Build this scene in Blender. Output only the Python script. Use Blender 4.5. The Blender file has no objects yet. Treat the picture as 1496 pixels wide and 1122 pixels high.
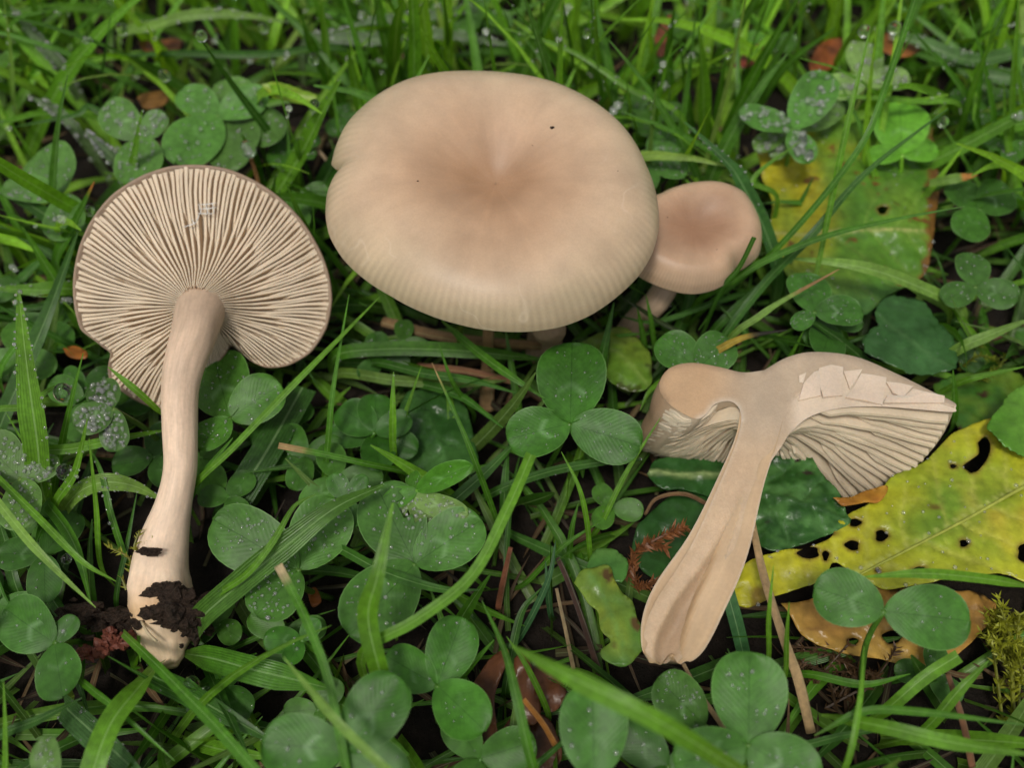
import bpy, bmesh, math, random
import numpy as np
from mathutils import Vector, Matrix
from mathutils.geometry import delaunay_2d_cdt

# ------------------------------------------------------------------ camera, sky, sun, exposure
# All coordinates below are written in centimetres and scaled to metres (S) when a mesh is made.
S = 0.01
random.seed(7); RNG = np.random.default_rng(7)
scene = bpy.context.scene
COL = scene.collection
PITCH = math.radians(55.0)
HALF = math.tan(math.radians(30.0))          # half of a 60 degree horizontal view
CAM = np.array([0.0, -20 * math.cos(PITCH), 20 * math.sin(PITCH)])
FWD = np.array([0.0, math.cos(PITCH), -math.sin(PITCH)])
UPV = np.array([0.0, math.sin(PITCH), math.cos(PITCH)])
cd = bpy.data.cameras.new('camera'); cam = bpy.data.objects.new('camera', cd); COL.objects.link(cam)
cam.location = Vector(CAM * S)
cam.rotation_euler = (math.pi / 2 - PITCH, 0, 0)
cd.sensor_width = 36; cd.lens = 18 / HALF; cd.clip_start = 0.002; cd.clip_end = 200
cd.dof.use_dof = True; cd.dof.focus_distance = 0.158; cd.dof.aperture_fstop = 12.5
scene.camera = cam

SUN_EL, SUN_AZ = math.radians(66), math.radians(205)
world = bpy.data.worlds.new('World'); scene.world = world; world.use_nodes = True
wn = world.node_tree; bg = wn.nodes['Background']
sky = wn.nodes.new('ShaderNodeTexSky'); sky.sky_type = 'NISHITA'; sky.sun_disc = False
sky.sun_elevation = SUN_EL; sky.sun_rotation = SUN_AZ; sky.dust_density = 4.0; sky.air_density = 1.0
hs = wn.nodes.new('ShaderNodeHueSaturation'); hs.inputs['Saturation'].default_value = 0.05   # grey overcast sky
wn.links.new(sky.outputs[0], hs.inputs['Color']); wn.links.new(hs.outputs[0], bg.inputs['Color'])
bg.inputs['Strength'].default_value = 0.09
sl = bpy.data.lights.new('sun', 'SUN'); sun = bpy.data.objects.new('sun', sl); COL.objects.link(sun)
sl.energy = 1.5; sl.angle = math.radians(11); sl.color = (1.0, 0.94, 0.83)
sd = Vector((math.sin(SUN_AZ) * math.cos(SUN_EL), math.cos(SUN_AZ) * math.cos(SUN_EL), math.sin(SUN_EL)))
sun.rotation_euler = sd.to_track_quat('Z', 'Y').to_euler()
vs = scene.view_settings
vs.view_transform = 'Standard'; vs.look = 'None'; vs.exposure = 0.3; vs.gamma = 1; vs.use_curve_mapping = False
scene.render.engine = 'CYCLES'
scene.cycles.max_bounces = 8; scene.cycles.transparent_max_bounces = 8; scene.cycles.caustics_refractive = True
scene.cycles.caustics_reflective = False

# ------------------------------------------------------------------ geometry helpers
def ray(px, py):
    return FWD + np.array([1.0, 0, 0]) * ((px - 748) / 748 * HALF) + UPV * ((561 - py) / 748 * HALF)
def at(px, py, z):                            # the point of height z that stands at that spot of the lawn
    d = ray(px, py); return CAM + d * ((z - CAM[2]) / d[2])
def on_plane(px, py, C, n):
    d = ray(px, py); return CAM + d * (np.dot(C - CAM, n) / np.dot(d, n))
def proj(P):                                  # Nx3 -> px, py, depth
    v = np.atleast_2d(P) - CAM; t = v @ FWD
    return 748 + v[:, 0] / t / HALF * 748, 561 - (v @ UPV) / t / HALF * 748, t
def cm(p, n):                                 # n pixels at the depth of point p, in cm
    return n * np.dot(np.asarray(p) - CAM, FWD) * HALF / 748
def unit(v):
    v = np.asarray(v, float); return v / (np.linalg.norm(v) + 1e-12)
def crs(P, n):                                # Catmull-Rom resample of any rows to n samples
    P = np.asarray(P, float); k = len(P)
    Q = np.vstack([2 * P[0] - P[1], P, 2 * P[-1] - P[-2]])
    t = np.linspace(0, k - 1, n); i = np.minimum(t.astype(int), k - 2); f = (t - i)[:, None]
    a, b, c, d = Q[i], Q[i + 1], Q[i + 2], Q[i + 3]
    return 0.5 * (2 * b + (c - a) * f + (2 * a - 5 * b + 4 * c - d) * f ** 2 + (3 * b - a - 3 * c + d) * f ** 3)
def lin(P, n):
    P = np.asarray(P, float); t = np.linspace(0, len(P) - 1, n)
    return np.stack([np.interp(t, np.arange(len(P)), P[:, j]) for j in range(P.shape[1])], 1)
def prof(xs, ys, x):                          # smooth 1-D profile
    xs = np.asarray(xs, float); ys = np.asarray(ys, float)
    m = np.gradient(ys, xs); x = np.clip(x, xs[0], xs[-1])
    i = np.clip(np.searchsorted(xs, x) - 1, 0, len(xs) - 2); h = xs[i + 1] - xs[i]; t = (x - xs[i]) / h
    return (2*t**3-3*t**2+1)*ys[i] + (t**3-2*t**2+t)*h*m[i] + (-2*t**3+3*t**2)*ys[i+1] + (t**3-t**2)*h*m[i+1]
_H = np.random.default_rng(3).random(4096)
def vnoise(P, f=1.0, seed=0):                 # value noise -1..1 for Nx3 (or Nx2) rows
    P = np.atleast_2d(np.asarray(P, float)) * f
    if P.shape[1] == 2: P = np.hstack([P, np.zeros((len(P), 1))])
    i = np.floor(P).astype(int); t = P - i; t = t * t * (3 - 2 * t); out = 0
    for dx in (0, 1):
        for dy in (0, 1):
            for dz in (0, 1):
                h = ((i[:, 0]+dx)*73856093 ^ (i[:, 1]+dy)*19349663 ^ (i[:, 2]+dz)*83492791 ^ seed*2654435) & 4095
                w = (t[:, 0] if dx else 1-t[:, 0])*(t[:, 1] if dy else 1-t[:, 1])*(t[:, 2] if dz else 1-t[:, 2])
                out = out + _H[h] * w
    return out * 2 - 1
def inside(px, py, poly):                     # vectorised point in polygon
    px = np.asarray(px, float); py = np.asarray(py, float); r = np.zeros(px.shape, bool)
    x0, y0 = poly[-1]
    for x1, y1 in poly:
        if y1 != y0:
            c = ((y1 > py) != (y0 > py)) & (px < (x0 - x1) * (py - y1) / (y0 - y1) + x1); r ^= c
        x0, y0 = x1, y1
    return r

ORG = {}
def mk(name, V, F, mat, parent=None, col=None, uv=None, smooth=True, origin=None, mats=None, fm=None):
    """one mesh object; V in cm, world; col per vertex; uv per vertex"""
    V = np.asarray(V, float)
    if parent is not None: origin = ORG[parent.name]
    elif origin is None:
        origin = np.array([V[:, 0].mean(), V[:, 1].mean(), V[:, 2].min()])
    me = bpy.data.meshes.new(name)
    W = (V - origin) * S
    if isinstance(F, np.ndarray):
        n, k = F.shape
        me.vertices.add(len(W)); me.vertices.foreach_set('co', W.astype(np.float32).ravel())
        me.loops.add(n * k); me.loops.foreach_set('vertex_index', F.astype(np.int32).ravel())
        me.polygons.add(n); me.polygons.foreach_set('loop_start', np.arange(0, n * k, k, dtype=np.int32))
        me.update(calc_edges=True); me.validate()
    else:
        me.from_pydata([tuple(v) for v in W], [], F); me.validate(); me.update()
    if smooth: me.polygons.foreach_set('use_smooth', np.ones(len(me.polygons), bool))
    if col is not None:
        col = np.asarray(col, float)
        if col.ndim == 1: col = np.tile(col, (len(V), 1))
        a = me.color_attributes.new('Col', 'FLOAT_COLOR', 'POINT')
        a.data.foreach_set('color', np.hstack([col[:, :3], np.ones((len(V), 1))]).astype(np.float32).ravel())
    if uv is not None:
        l = me.uv_layers.new(name='UVMap'); vi = np.empty(len(me.loops), np.int32); me.loops.foreach_get('vertex_index', vi)
        l.data.foreach_set('uv', np.asarray(uv, np.float32)[vi].ravel())
    me.materials.append(mat)
    o = bpy.data.objects.new(name, me); COL.objects.link(o); ORG[o.name] = np.asarray(origin, float)
    if parent is not None: o.parent = parent
    else: o.location = Vector(np.asarray(origin) * S)
    return o
def thing(name, label, cat, loc, group=None):
    o = bpy.data.objects.new(name, None); COL.objects.link(o); o.empty_display_size = 0.005
    o.location = Vector(np.asarray(loc, float) * S); ORG[o.name] = np.asarray(loc, float)
    return tag(o, label, cat, group)
def tag(o, label, cat, group=None):
    o['label'] = label; o['category'] = cat
    if group: o['group'] = group
    return o
def grid_faces(n, m, wrap=False):             # n rows of m verts
    F = []
    for i in range(n - 1):
        for j in range(m if wrap else m - 1):
            k = (j + 1) % m; F.append((i*m+j, i*m+k, (i+1)*m+k, (i+1)*m+j))
    return F
def frames(P, hint):                          # tangents, side, normal along a path
    T = np.gradient(P, axis=0); T /= np.linalg.norm(T, axis=1)[:, None] + 1e-12
    h = np.asarray(hint, float)
    if h.ndim == 1: h = np.tile(h, (len(P), 1))
    N = h - (h * T).sum(1)[:, None] * T; N /= np.linalg.norm(N, axis=1)[:, None] + 1e-9
    return T, np.cross(T, N), N
def tube(P, R, ns=10, hint=(0.3, -0.4, 0.85), wob=0.0, seed=1, flat=1.0):
    P = np.asarray(P, float); R = np.asarray(R, float) * np.ones(len(P)); T, B, N = frames(P, hint)
    a = np.linspace(0, 2*np.pi, ns, endpoint=False); V = []; uv = []
    L = np.concatenate([[0], np.cumsum(np.linalg.norm(np.diff(P, axis=0), axis=1))])
    for i in range(len(P)):
        ring = np.cos(a)[:, None] * B[i] + flat * np.sin(a)[:, None] * N[i]
        rr = R[i]
        if wob: rr = R[i] * (1 + wob * vnoise(P[i] + ring * 1.2, 1.3, seed)[:, None])
        V.append(P[i] + ring * rr); uv.append(np.stack([a / (2*np.pi), np.full(ns, L[i])], 1))
    V = np.vstack(V + [P[:1], P[-1:]]); uv = np.vstack(uv + [[[.5, 0]], [[.5, L[-1]]]])
    n = len(P); F = grid_faces(n, ns, True)
    for j in range(ns):
        F.append((n*ns, (j+1) % ns, j)); F.append((n*ns+1, (n-1)*ns+j, (n-1)*ns+(j+1) % ns))
    return V, F, uv
def join(parts):                              # [(V,F,col,uv)] -> one
    V, F, C, U, o = [], [], [], [], 0
    for v, f, c, u in parts:
        v = np.asarray(v); V.append(v); F += [tuple(i + o for i in q) for q in f]; o += len(v)
        c = np.asarray(c, float); C.append(np.tile(c, (len(v), 1)) if c.ndim == 1 else c); U.append(u)
    return np.vstack(V), F, np.vstack(C), np.vstack(U)

# ------------------------------------------------------------------ materials
def nodes(name):
    m = bpy.data.materials.new(name); m.use_nodes = True
    nt = m.node_tree; b = nt.nodes['Principled BSDF']; return m, nt, b, nt.nodes['Material Output']
def N(nt, t, **kw):
    n = nt.nodes.new(t)
    for k, v in kw.items():
        if k in n.inputs: n.inputs[k].default_value = v
        else: setattr(n, k, v)
    return n
def L(nt, a, b): nt.links.new(a, b)
def vcol(nt): return N(nt, 'ShaderNodeAttribute', attribute_name='Col').outputs['Color']
def mul(nt, c, f, fac=1.0, mode='MULTIPLY'):
    m = N(nt, 'ShaderNodeMix', data_type='RGBA', blend_type=mode); 
    if hasattr(fac, 'links'): L(nt, fac, m.inputs[0])
    else: m.inputs[0].default_value = fac
    L(nt, c, m.inputs[6])
    if hasattr(f, 'links'): L(nt, f, m.inputs[7])
    else: m.inputs[7].default_value = (*f, 1)
    return m.outputs[2]
def ramp(nt, fac, stops):
    r = N(nt, 'ShaderNodeValToRGB'); e = r.color_ramp.elements
    while len(e) < len(stops): e.new(0.5)
    for k, (p, c) in zip(e, stops): k.position = p; k.color = (c, c, c, 1) if not hasattr(c, '__len__') else (*c, 1)
    L(nt, fac, r.inputs[0]); return r.outputs[0]
def mth(nt, op, a, b=None, c=None):
    n = N(nt, 'ShaderNodeMath', operation=op)
    for i, x in enumerate((a, b, c)):
        if x is None: continue
        if hasattr(x, 'links'): L(nt, x, n.inputs[i])
        else: n.inputs[i].default_value = x
    return n.outputs[0]
def noise_at(nt, vec, scale, detail=3, rough=0.55):
    n = N(nt, 'ShaderNodeTexNoise', Scale=scale, Detail=detail, Roughness=rough)
    if vec is not None: L(nt, vec, n.inputs['Vector'])
    return n.outputs[0]
def mapping(nt, src, scale):
    m = N(nt, 'ShaderNodeMapping'); m.inputs['Scale'].default_value = scale; L(nt, src, m.inputs['Vector']); return m.outputs[0]
def bump(nt, h, b, strength, dist):
    n = N(nt, 'ShaderNodeBump', Strength=strength, Distance=dist); L(nt, h, n.inputs['Height']); L(nt, n.outputs[0], b.inputs['Normal']); return n
def coords(nt): return N(nt, 'ShaderNodeTexCoord')

def leafy(name, rough=0.38, trans=0.3, vein='none', bstr=0.3, nscale=900, spec=0.5):
    """wet leaf: vertex pigment, fine mottling, translucency"""
    m, nt, b, out = nodes(name); tc = coords(nt); c = vcol(nt)
    n1 = noise_at(nt, tc.outputs['Object'], nscale, 4); n2 = noise_at(nt, tc.outputs['Object'], nscale * 0.16, 3)
    c = mul(nt, c, ramp(nt, n1, [(0.25, 0.72), (0.75, 1.25)])); c = mul(nt, c, ramp(nt, n2, [(0.25, 0.75), (0.75, 1.2)]))
    h = n1
    if vein == 'grass':                       # parallel veins
        sx = N(nt, 'ShaderNodeSeparateXYZ'); L(nt, tc.outputs['UV'], sx.inputs[0])
        w = mth(nt, 'SINE', mth(nt, 'MULTIPLY', sx.outputs[0], 62.0))
        c = mul(nt, c, ramp(nt, mth(nt, 'MULTIPLY_ADD', w, 0.5, 0.5), [(0, 0.92), (1, 1.06)]))
        mid = mth(nt, 'ABSOLUTE', mth(nt, 'SUBTRACT', sx.outputs[0], 0.5))
        c = mul(nt, c, (0.5, 0.72, 0.35), mth(nt, 'MULTIPLY', mth(nt, 'LESS_THAN', mid, 0.035), 0.22), 'SCREEN')
        h = mth(nt, 'ADD', mth(nt, 'MULTIPLY', w, 0.5), n1)
    if vein == 'clover':                      # midrib, feather veins, pale chevron
        sx = N(nt, 'ShaderNodeSeparateXYZ'); L(nt, tc.outputs['UV'], sx.inputs[0])
        u = mth(nt, 'ABSOLUTE', mth(nt, 'SUBTRACT', sx.outputs[0], 0.5)); v = sx.outputs[1]
        w = mth(nt, 'SINE', mth(nt, 'ADD', mth(nt, 'MULTIPLY', v, 85.0), mth(nt, 'MULTIPLY', u, -70.0)))
        c = mul(nt, c, ramp(nt, mth(nt, 'MULTIPLY_ADD', w, 0.5, 0.5), [(0, 0.985), (1, 1.015)]))
        c = mul(nt, c, (0.55, 0.62, 0.45), mth(nt, 'MULTIPLY', mth(nt, 'LESS_THAN', u, 0.010), 0.75))
        d = mth(nt, 'ABSOLUTE', mth(nt, 'SUBTRACT', mth(nt, 'ADD', v, mth(nt, 'MULTIPLY', u, 0.55)), 0.47))
        inner = mth(nt, 'MULTIPLY', mth(nt, 'LESS_THAN', u, 0.22), mth(nt, 'MULTIPLY', ramp(nt, d, [(0.0, 1.0), (0.075, 0.0)]), ramp(nt, n2, [(0.36, 0), (0.55, 1)])))
        rnd = N(nt, 'ShaderNodeObjectInfo').outputs['Random']
        c = mul(nt, c, (0.5, 0.75, 0.45), mth(nt, 'MULTIPLY', inner, mth(nt, 'MULTIPLY', rnd, 0.2)), 'SCREEN')
        c = mul(nt, c, (0.4, 0.65, 0.25), mth(nt, 'MULTIPLY', mth(nt, 'GREATER_THAN', u, 0.485), 0.12), 'SCREEN')
        h = mth(nt, 'ADD', mth(nt, 'MULTIPLY', w, 0.05), n2)
    L(nt, c, b.inputs['Base Color']); b.inputs['Roughness'].default_value = rough
    b.inputs['Specular IOR Level'].default_value = spec
    bn = bump(nt, h, b, bstr, 0.0004)
    t = N(nt, 'ShaderNodeBsdfTranslucent'); L(nt, mul(nt, c, (1.5, 1.35, 0.5)), t.inputs['Color'])
    mx = N(nt, 'ShaderNodeMixShader'); mx.inputs[0].default_value = trans
    L(nt, b.outputs[0], mx.inputs[1]); L(nt, t.outputs[0], mx.inputs[2]); L(nt, mx.outputs[0], out.inputs['Surface'])
    return m
M = {}
M['grass'] = leafy('grass_blade_green', 0.34, 0.38, 'grass', 0.35, spec=0.4)
M['clover'] = leafy('clover_green', 0.45, 0.2, 'clover', 0.3, 700, 0.28)
M['leaf'] = leafy('broad_leaf', 0.28, 0.22, 'none', 0.5, 500, 0.3)
M['petiole'] = leafy('petiole_green', 0.4, 0.15, 'none', 0.2)
M['dry'] = leafy('dry_straw', 0.6, 0.1, 'grass', 0.6)
M['moss'] = leafy('moss', 0.5, 0.3, 'none', 0.2)

def fungus(name, uvs=(26, 3.0, 1), amp=(0.82, 1.12), sss=0.18, rough=0.5, bstr=0.25, spec=0.35, fine=1600, tone=0.84):
    m, nt, b, out = nodes(name); tc = coords(nt); c = vcol(nt)
    st = noise_at(nt, mapping(nt, tc.outputs['UV'], uvs), 1.0, 5, 0.6)
    fi = noise_at(nt, tc.outputs['Object'], fine, 3); bl = noise_at(nt, tc.outputs['Object'], 130, 3)
    c = mul(nt, c, ramp(nt, st, [(0.3, amp[0]), (0.7, amp[1])])); c = mul(nt, c, ramp(nt, bl, [(0.3, 0.9), (0.7, 1.08)]))
    c = mul(nt, c, ramp(nt, fi, [(0.25, 0.94), (0.75, 1.05)])); c = mul(nt, c, (tone, tone * .98, tone * .95))
    L(nt, c, b.inputs['Base Color']); b.inputs['Roughness'].default_value = rough
    b.inputs['Specular IOR Level'].default_value = spec
    b.inputs['Subsurface Weight'].default_value = sss; b.inputs['Subsurface Radius'].default_value = (1.0, 0.55, 0.3)
    b.inputs['Subsurface Scale'].default_value = 0.0016
    bump(nt, mth(nt, 'ADD', st, mth(nt, 'MULTIPLY', fi, 0.5)), b, bstr, 0.0003)
    return m
M['stem'] = fungus('mushroom_stem', (26, 1.6, 1), (0.84, 1.12), 0.18, 0.6, 0.22)
M['cutstem'] = fungus('mushroom_cut_stem', (5, 0.5, 1), (0.9, 1.07), 0.25, 0.55, 0.15)
M['gill'] = fungus('mushroom_gill', (3, 6, 1), (0.93, 1.05), 0.2, 0.6, 0.1, tone=0.95)
M['flesh'] = fungus('mushroom_flesh', (30, 30, 1), (0.93, 1.05), 0.3, 0.55, 0.25)
M['underskin'] = fungus('mushroom_cap_edge', (60, 3, 1), (0.86, 1.1), 0.2, 0.5, 0.2)

def cap_skin():
    """silky cap: radial fibrils, translucent gill lines at the margin, pale crazed marks"""
    m = fungus('mushroom_cap_skin', (40, 2.2, 1), (0.95, 1.04), 0.3, 0.42, 0.06, 0.3, 2500)
    nt = m.node_tree; b = nt.nodes['Principled BSDF']; tc = coords(nt)
    src = b.inputs['Base Color'].links[0].from_socket
    sx = N(nt, 'ShaderNodeSeparateXYZ'); L(nt, tc.outputs['UV'], sx.inputs[0]); u, v = sx.outputs[0], sx.outputs[1]
    wob = noise_at(nt, mapping(nt, tc.outputs['UV'], (14, 4, 1)), 1.0, 2)
    s = mth(nt, 'SINE', mth(nt, 'ADD', mth(nt, 'MULTIPLY', u, 2*math.pi*128), mth(nt, 'MULTIPLY', wob, 5.0)))
    patch = noise_at(nt, mapping(nt, tc.outputs['UV'], (9, 2, 1)), 1.0, 2)
    k = mth(nt, 'MULTIPLY', ramp(nt, v, [(0.80, 0), (0.96, 1)]), ramp(nt, patch, [(0.35, 0.15), (0.65, 1)]))
    c = mul(nt, src, ramp(nt, mth(nt, 'MULTIPLY_ADD', s, 0.5, 0.5), [(0, 0.86), (1, 1.06)]), k)
    n = noise_at(nt, tc.outputs['Object'], 75, 2, 0.5)
    line = ramp(nt, mth(nt, 'ABSOLUTE', mth(nt, 'SUBTRACT', n, 0.5)), [(0.0, 1.0), (0.012, 0.0)])
    gate = ramp(nt, noise_at(nt, tc.outputs['Object'], 48, 2), [(0.55, 0.0), (0.66, 1.0)])
    c = mul(nt, c, (0.78, 0.68, 0.56), mth(nt, 'MULTIPLY', mth(nt, 'MULTIPLY', mth(nt, 'MULTIPLY', line, gate), ramp(nt, v, [(0.45, 0), (0.6, 1)])), 0.15), 'MIX')
    L(nt, c, b.inputs['Base Color']); return m
M['cap'] = cap_skin()

def plain(name, col, rough=0.8, ns=400, amp=(0.5, 1.4), bstr=0.8, bd=0.002):
    m, nt, b, out = nodes(name); tc = coords(nt)
    n = noise_at(nt, tc.outputs['Object'], ns, 6, 0.65); r = N(nt, 'ShaderNodeRGB'); r.outputs[0].default_value = (*col, 1)
    c = mul(nt, r.outputs[0], ramp(nt, n, [(0.25, amp[0]), (0.75, amp[1])])); L(nt, c, b.inputs['Base Color'])
    b.inputs['Roughness'].default_value = rough; b.inputs['Specular IOR Level'].default_value = 0.25; bump(nt, n, b, bstr, bd); return m
M['soil'] = plain('dark_soil', (0.010, 0.0065, 0.0045), 0.9, 260, (0.35, 1.8), 1.0, 0.003)
M['mud'] = plain('clinging_soil', (0.022, 0.0135, 0.009), 0.45, 1100, (0.2, 2.6), 1.0, 0.0015)
M['web'] = plain('cobweb', (0.75, 0.73, 0.7), 0.6)
def water(name, tr):
    m, nt, b, out = nodes(name)
    b.inputs['Base Color'].default_value = (1, 1, 1, 1); b.inputs['Roughness'].default_value = 0.02
    b.inputs['IOR'].default_value = 1.33; b.inputs['Transmission Weight'].default_value = tr
    return m
M['water'] = water('water_drop', 1.0); M['dew'] = water('fine_dew', 0.89)
# ------------------------------------------------------------------ setting: the ground
def build_ground():
    xs = np.concatenate([[-3000, -800, -200, -80], np.linspace(-40, 40, 140), [80, 200, 800, 3000]])
    ys = np.concatenate([[-3000, -800, -200, -80], np.linspace(-30, 50, 140), [80, 200, 800, 3000]])
    X, Y = np.meshgrid(xs, ys); P = np.stack([X.ravel(), Y.ravel()], 1)
    Z = 0.22 * vnoise(P, 0.35, 2) + 0.13 * vnoise(P, 1.1, 3) + 0.08 * vnoise(P, 2.6, 4) - 0.2
    o = mk('ground', np.column_stack([P, Z]), grid_faces(len(ys), len(xs)), M['soil'], origin=np.zeros(3))
    o['kind'] = 'structure'
build_ground()

# ------------------------------------------------------------------ mushrooms
def unit_rows(v): return v / (np.linalg.norm(v, axis=1)[:, None] + 1e-9)
def sstep_(x, a, b): t = np.clip((x - a) / (b - a), 0, 1); return t * t * (3 - 2 * t)
class Cap:
    """a cap in its own frame: polar outline R(theta), height profiles along the radius (cm)"""
    def __init__(s, C, top, outline, top_p, und_p, gill_p, seam=math.pi/2, dent=None, wave=0.04, seed=1, pw=5):
        s.C = np.asarray(C, float); s.n = unit(top)
        s.ex = unit(np.cross([0, 1, 0], s.n)); s.ey = np.cross(s.n, s.ex)
        Q = np.array([on_plane(x, y, s.C, s.n) for x, y in outline]) - s.C
        a = np.arctan2(Q @ s.ey, Q @ s.ex); r = np.hypot(Q @ s.ey, Q @ s.ex); k = np.argsort(a)
        s.a, s.r = a[k], r[k]; s.tp, s.up, s.gp = top_p, und_p, gill_p
        s.seam, s.dent, s.wave, s.seed, s.pw = seam, dent or [], wave, seed, pw
        aa = np.linspace(-np.pi, np.pi, 721)[:-1]
        rr = np.interp(aa, np.r_[s.a - 2*np.pi, s.a, s.a + 2*np.pi], np.tile(s.r, 3))
        ker = np.array([1, 2, 3, 4, 3, 2, 1.0]); ker /= ker.sum()
        s.aa, s.rr = aa, sum(w * np.roll(rr, j - 3) for j, w in enumerate(ker)); s.R0 = s.rr.mean()
        sm = rr
        for _ in range(3): sm = sum(np.roll(sm, j) for j in range(-22, 23)) / 45
        s.sm = sm
    def R(s, th, r=1.0):                      # the outline in full at the rim, smoothed out inwards
        t = (np.asarray(th) + np.pi) % (2*np.pi) - np.pi; f = lambda q: np.interp(t, np.r_[s.aa, np.pi], np.r_[q, q[0]])
        k = np.clip(np.asarray(r, float), 0, 1) ** s.pw; return f(s.sm) * (1 - k) + f(s.rr) * k
    def warp(s, th, r):                       # uneven surface shared by skin, underside and gills
        x = r * np.cos(th); y = r * np.sin(th)
        w = s.wave * (vnoise(np.stack([x, y], -1).reshape(-1, 2), 2.2, s.seed) * 1.0).reshape(np.shape(x)) * np.minimum(1, r * 2)
        for t0, sg, amp, pw in s.dent:
            d = (np.asarray(th) - t0 + np.pi) % (2*np.pi) - np.pi
            w = w + amp * np.exp(-(d / sg) ** 2) * r ** pw
        return w
    def P(s, th, r, w):
        th = np.asarray(th, float); q = s.R(th, r) * r; w = w + s.warp(th, np.asarray(r, float) + 0 * th)
        return s.C + (np.cos(th) * q)[..., None] * s.ex + (np.sin(th) * q)[..., None] * s.ey + w[..., None] * s.n
    def skin(s, name, parent, mat, colf, undcol, nt=240, nr=38):
        r1 = np.concatenate([np.linspace(0.004, 0.9, nr), 0.9 + 0.1 * np.sin(np.linspace(0.1, np.pi/2, 9))])
        r2 = np.array([0.992, 0.978, 0.955, 0.93, 0.88, 0.8, 0.7, 0.6, 0.5, 0.4, 0.3, 0.22, 0.15, 0.08])
        th = s.seam + np.linspace(0, 2*np.pi, nt + 1); V = []; C = []; U = []
        for i, r in enumerate(np.concatenate([r1, r2])):
            up = i < len(r1)
            w = prof(*s.tp, r) if up else prof(*s.up, r)
            V.append(s.P(th, np.full(nt + 1, r), np.full(nt + 1, w)))
            C.append(colf(th, min(r, 1)) if up or r > .95 else np.tile(undcol, (nt + 1, 1)))
            U.append(np.stack([np.linspace(0, 1, nt + 1), np.full(nt + 1, r if up else 2 - r)], 1))
        n = len(r1) + len(r2)
        return mk(name, np.vstack(V), grid_faces(n, nt + 1), mat, parent, np.vstack(C), np.vstack(U))
    def gill(s, th0, rin, parent, col, n=9, rng=random):
        r = rin + (0.982 - rin) * np.linspace(0, 1, n) ** 0.85
        ph = rng.uniform(0, 6.3)
        th = th0 + .022 * np.sin(r * 6 + 2.5 * math.sin(th0 * 2)) + rng.uniform(.001, .006) * np.sin(r * rng.uniform(5, 12) + ph)
        wu = prof(*s.up, r) + 0.03; wg = prof(*s.gp, r)
        if rin > 0.3:                         # short gills start shallow
            k = np.clip((r - rin) / (0.25 * (1 - rin) + 0.02), 0, 1) ** 0.6; wg = wu + (wg - wu) * k
        wg = wg + rng.uniform(-0.02, 0.03) + 0.012 * np.sin(r * 22 + ph)
        rr = s.R(th, r) * r + 1e-6; V = []
        pit = 2 * np.pi * rr / s.ng
        for w, t in ((wu, 0.97), (wg, 0.52)):
            for sg in (-1, 1):
                V.append(s.P(th + sg * np.maximum(.016, t * pit * (1 if rin > .3 else np.interp(r, [.1, .4, .7, 1], [1.8, 1.7, 1.25, 1.05]))) * 0.5 / rr, r, w))
        um, up_, gm, gp = range(0, 4)
        V = np.vstack(V); F = []
        for i in range(n - 1):
            F += [(um*n+i, um*n+i+1, gm*n+i+1, gm*n+i), (gm*n+i, gm*n+i+1, gp*n+i+1, gp*n+i), (gp*n+i, gp*n+i+1, up_*n+i+1, up_*n+i)]
        F += [(um*n, gm*n, gp*n, up_*n), (um*n+n-1, up_*n+n-1, gp*n+n-1, gm*n+n-1)]
        c = np.asarray(col) * rng.uniform(0.93, 1.06)
        uv = np.stack([np.tile(r, 4), np.repeat([0, .1, .6, .7], n)], 1)
        return mk('gill', V, F, M['gill'], parent, c, uv, smooth=False)
    def gills(s, n, rin, parent, col, short=(0.30, 0.62), seed=1):
        rg = random.Random(seed); s.ng = n
        for k in range(n):
            a = s.seam + (k + rg.uniform(-.09, .09)) * 2 * np.pi / n
            if k % 2 == 0: s.gill(a, rin * rg.uniform(0.92, 1.05), parent, col, rng=rg)
            else: s.gill(a, rg.uniform(*short), parent, col, n=7, rng=rg)

def capcol(stops, seed, amp=0.06):
    xs = [p for p, c in stops]; cs = np.array([c for p, c in stops])
    def f(th, r):
        q = np.stack([np.cos(th) * r, np.sin(th) * r], 1)
        rr = np.clip(r + 0.10 * vnoise(q, 2.0, seed) + 0.05 * vnoise(q, 5.0, seed + 1), 0, 1)
        c = np.stack([np.interp(rr, xs, cs[:, j]) for j in range(3)], 1)
        st = vnoise(np.stack([np.cos(th) * 5, np.sin(th) * 5, np.full(len(th), r * 2.5)], 1), 1.0, seed + 7) + .6 * vnoise(np.stack([np.cos(th) * 12, np.sin(th) * 12, np.full(len(th), r * 3)], 1), 1.0, seed + 8)
        return c * (1 + amp * vnoise(q, 3.0, seed + 5) + .05 * st * math.exp(-((r - .32) / .26) ** 2))[:, None]
    return f
CREAM = (0.65, 0.53, 0.40)

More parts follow.
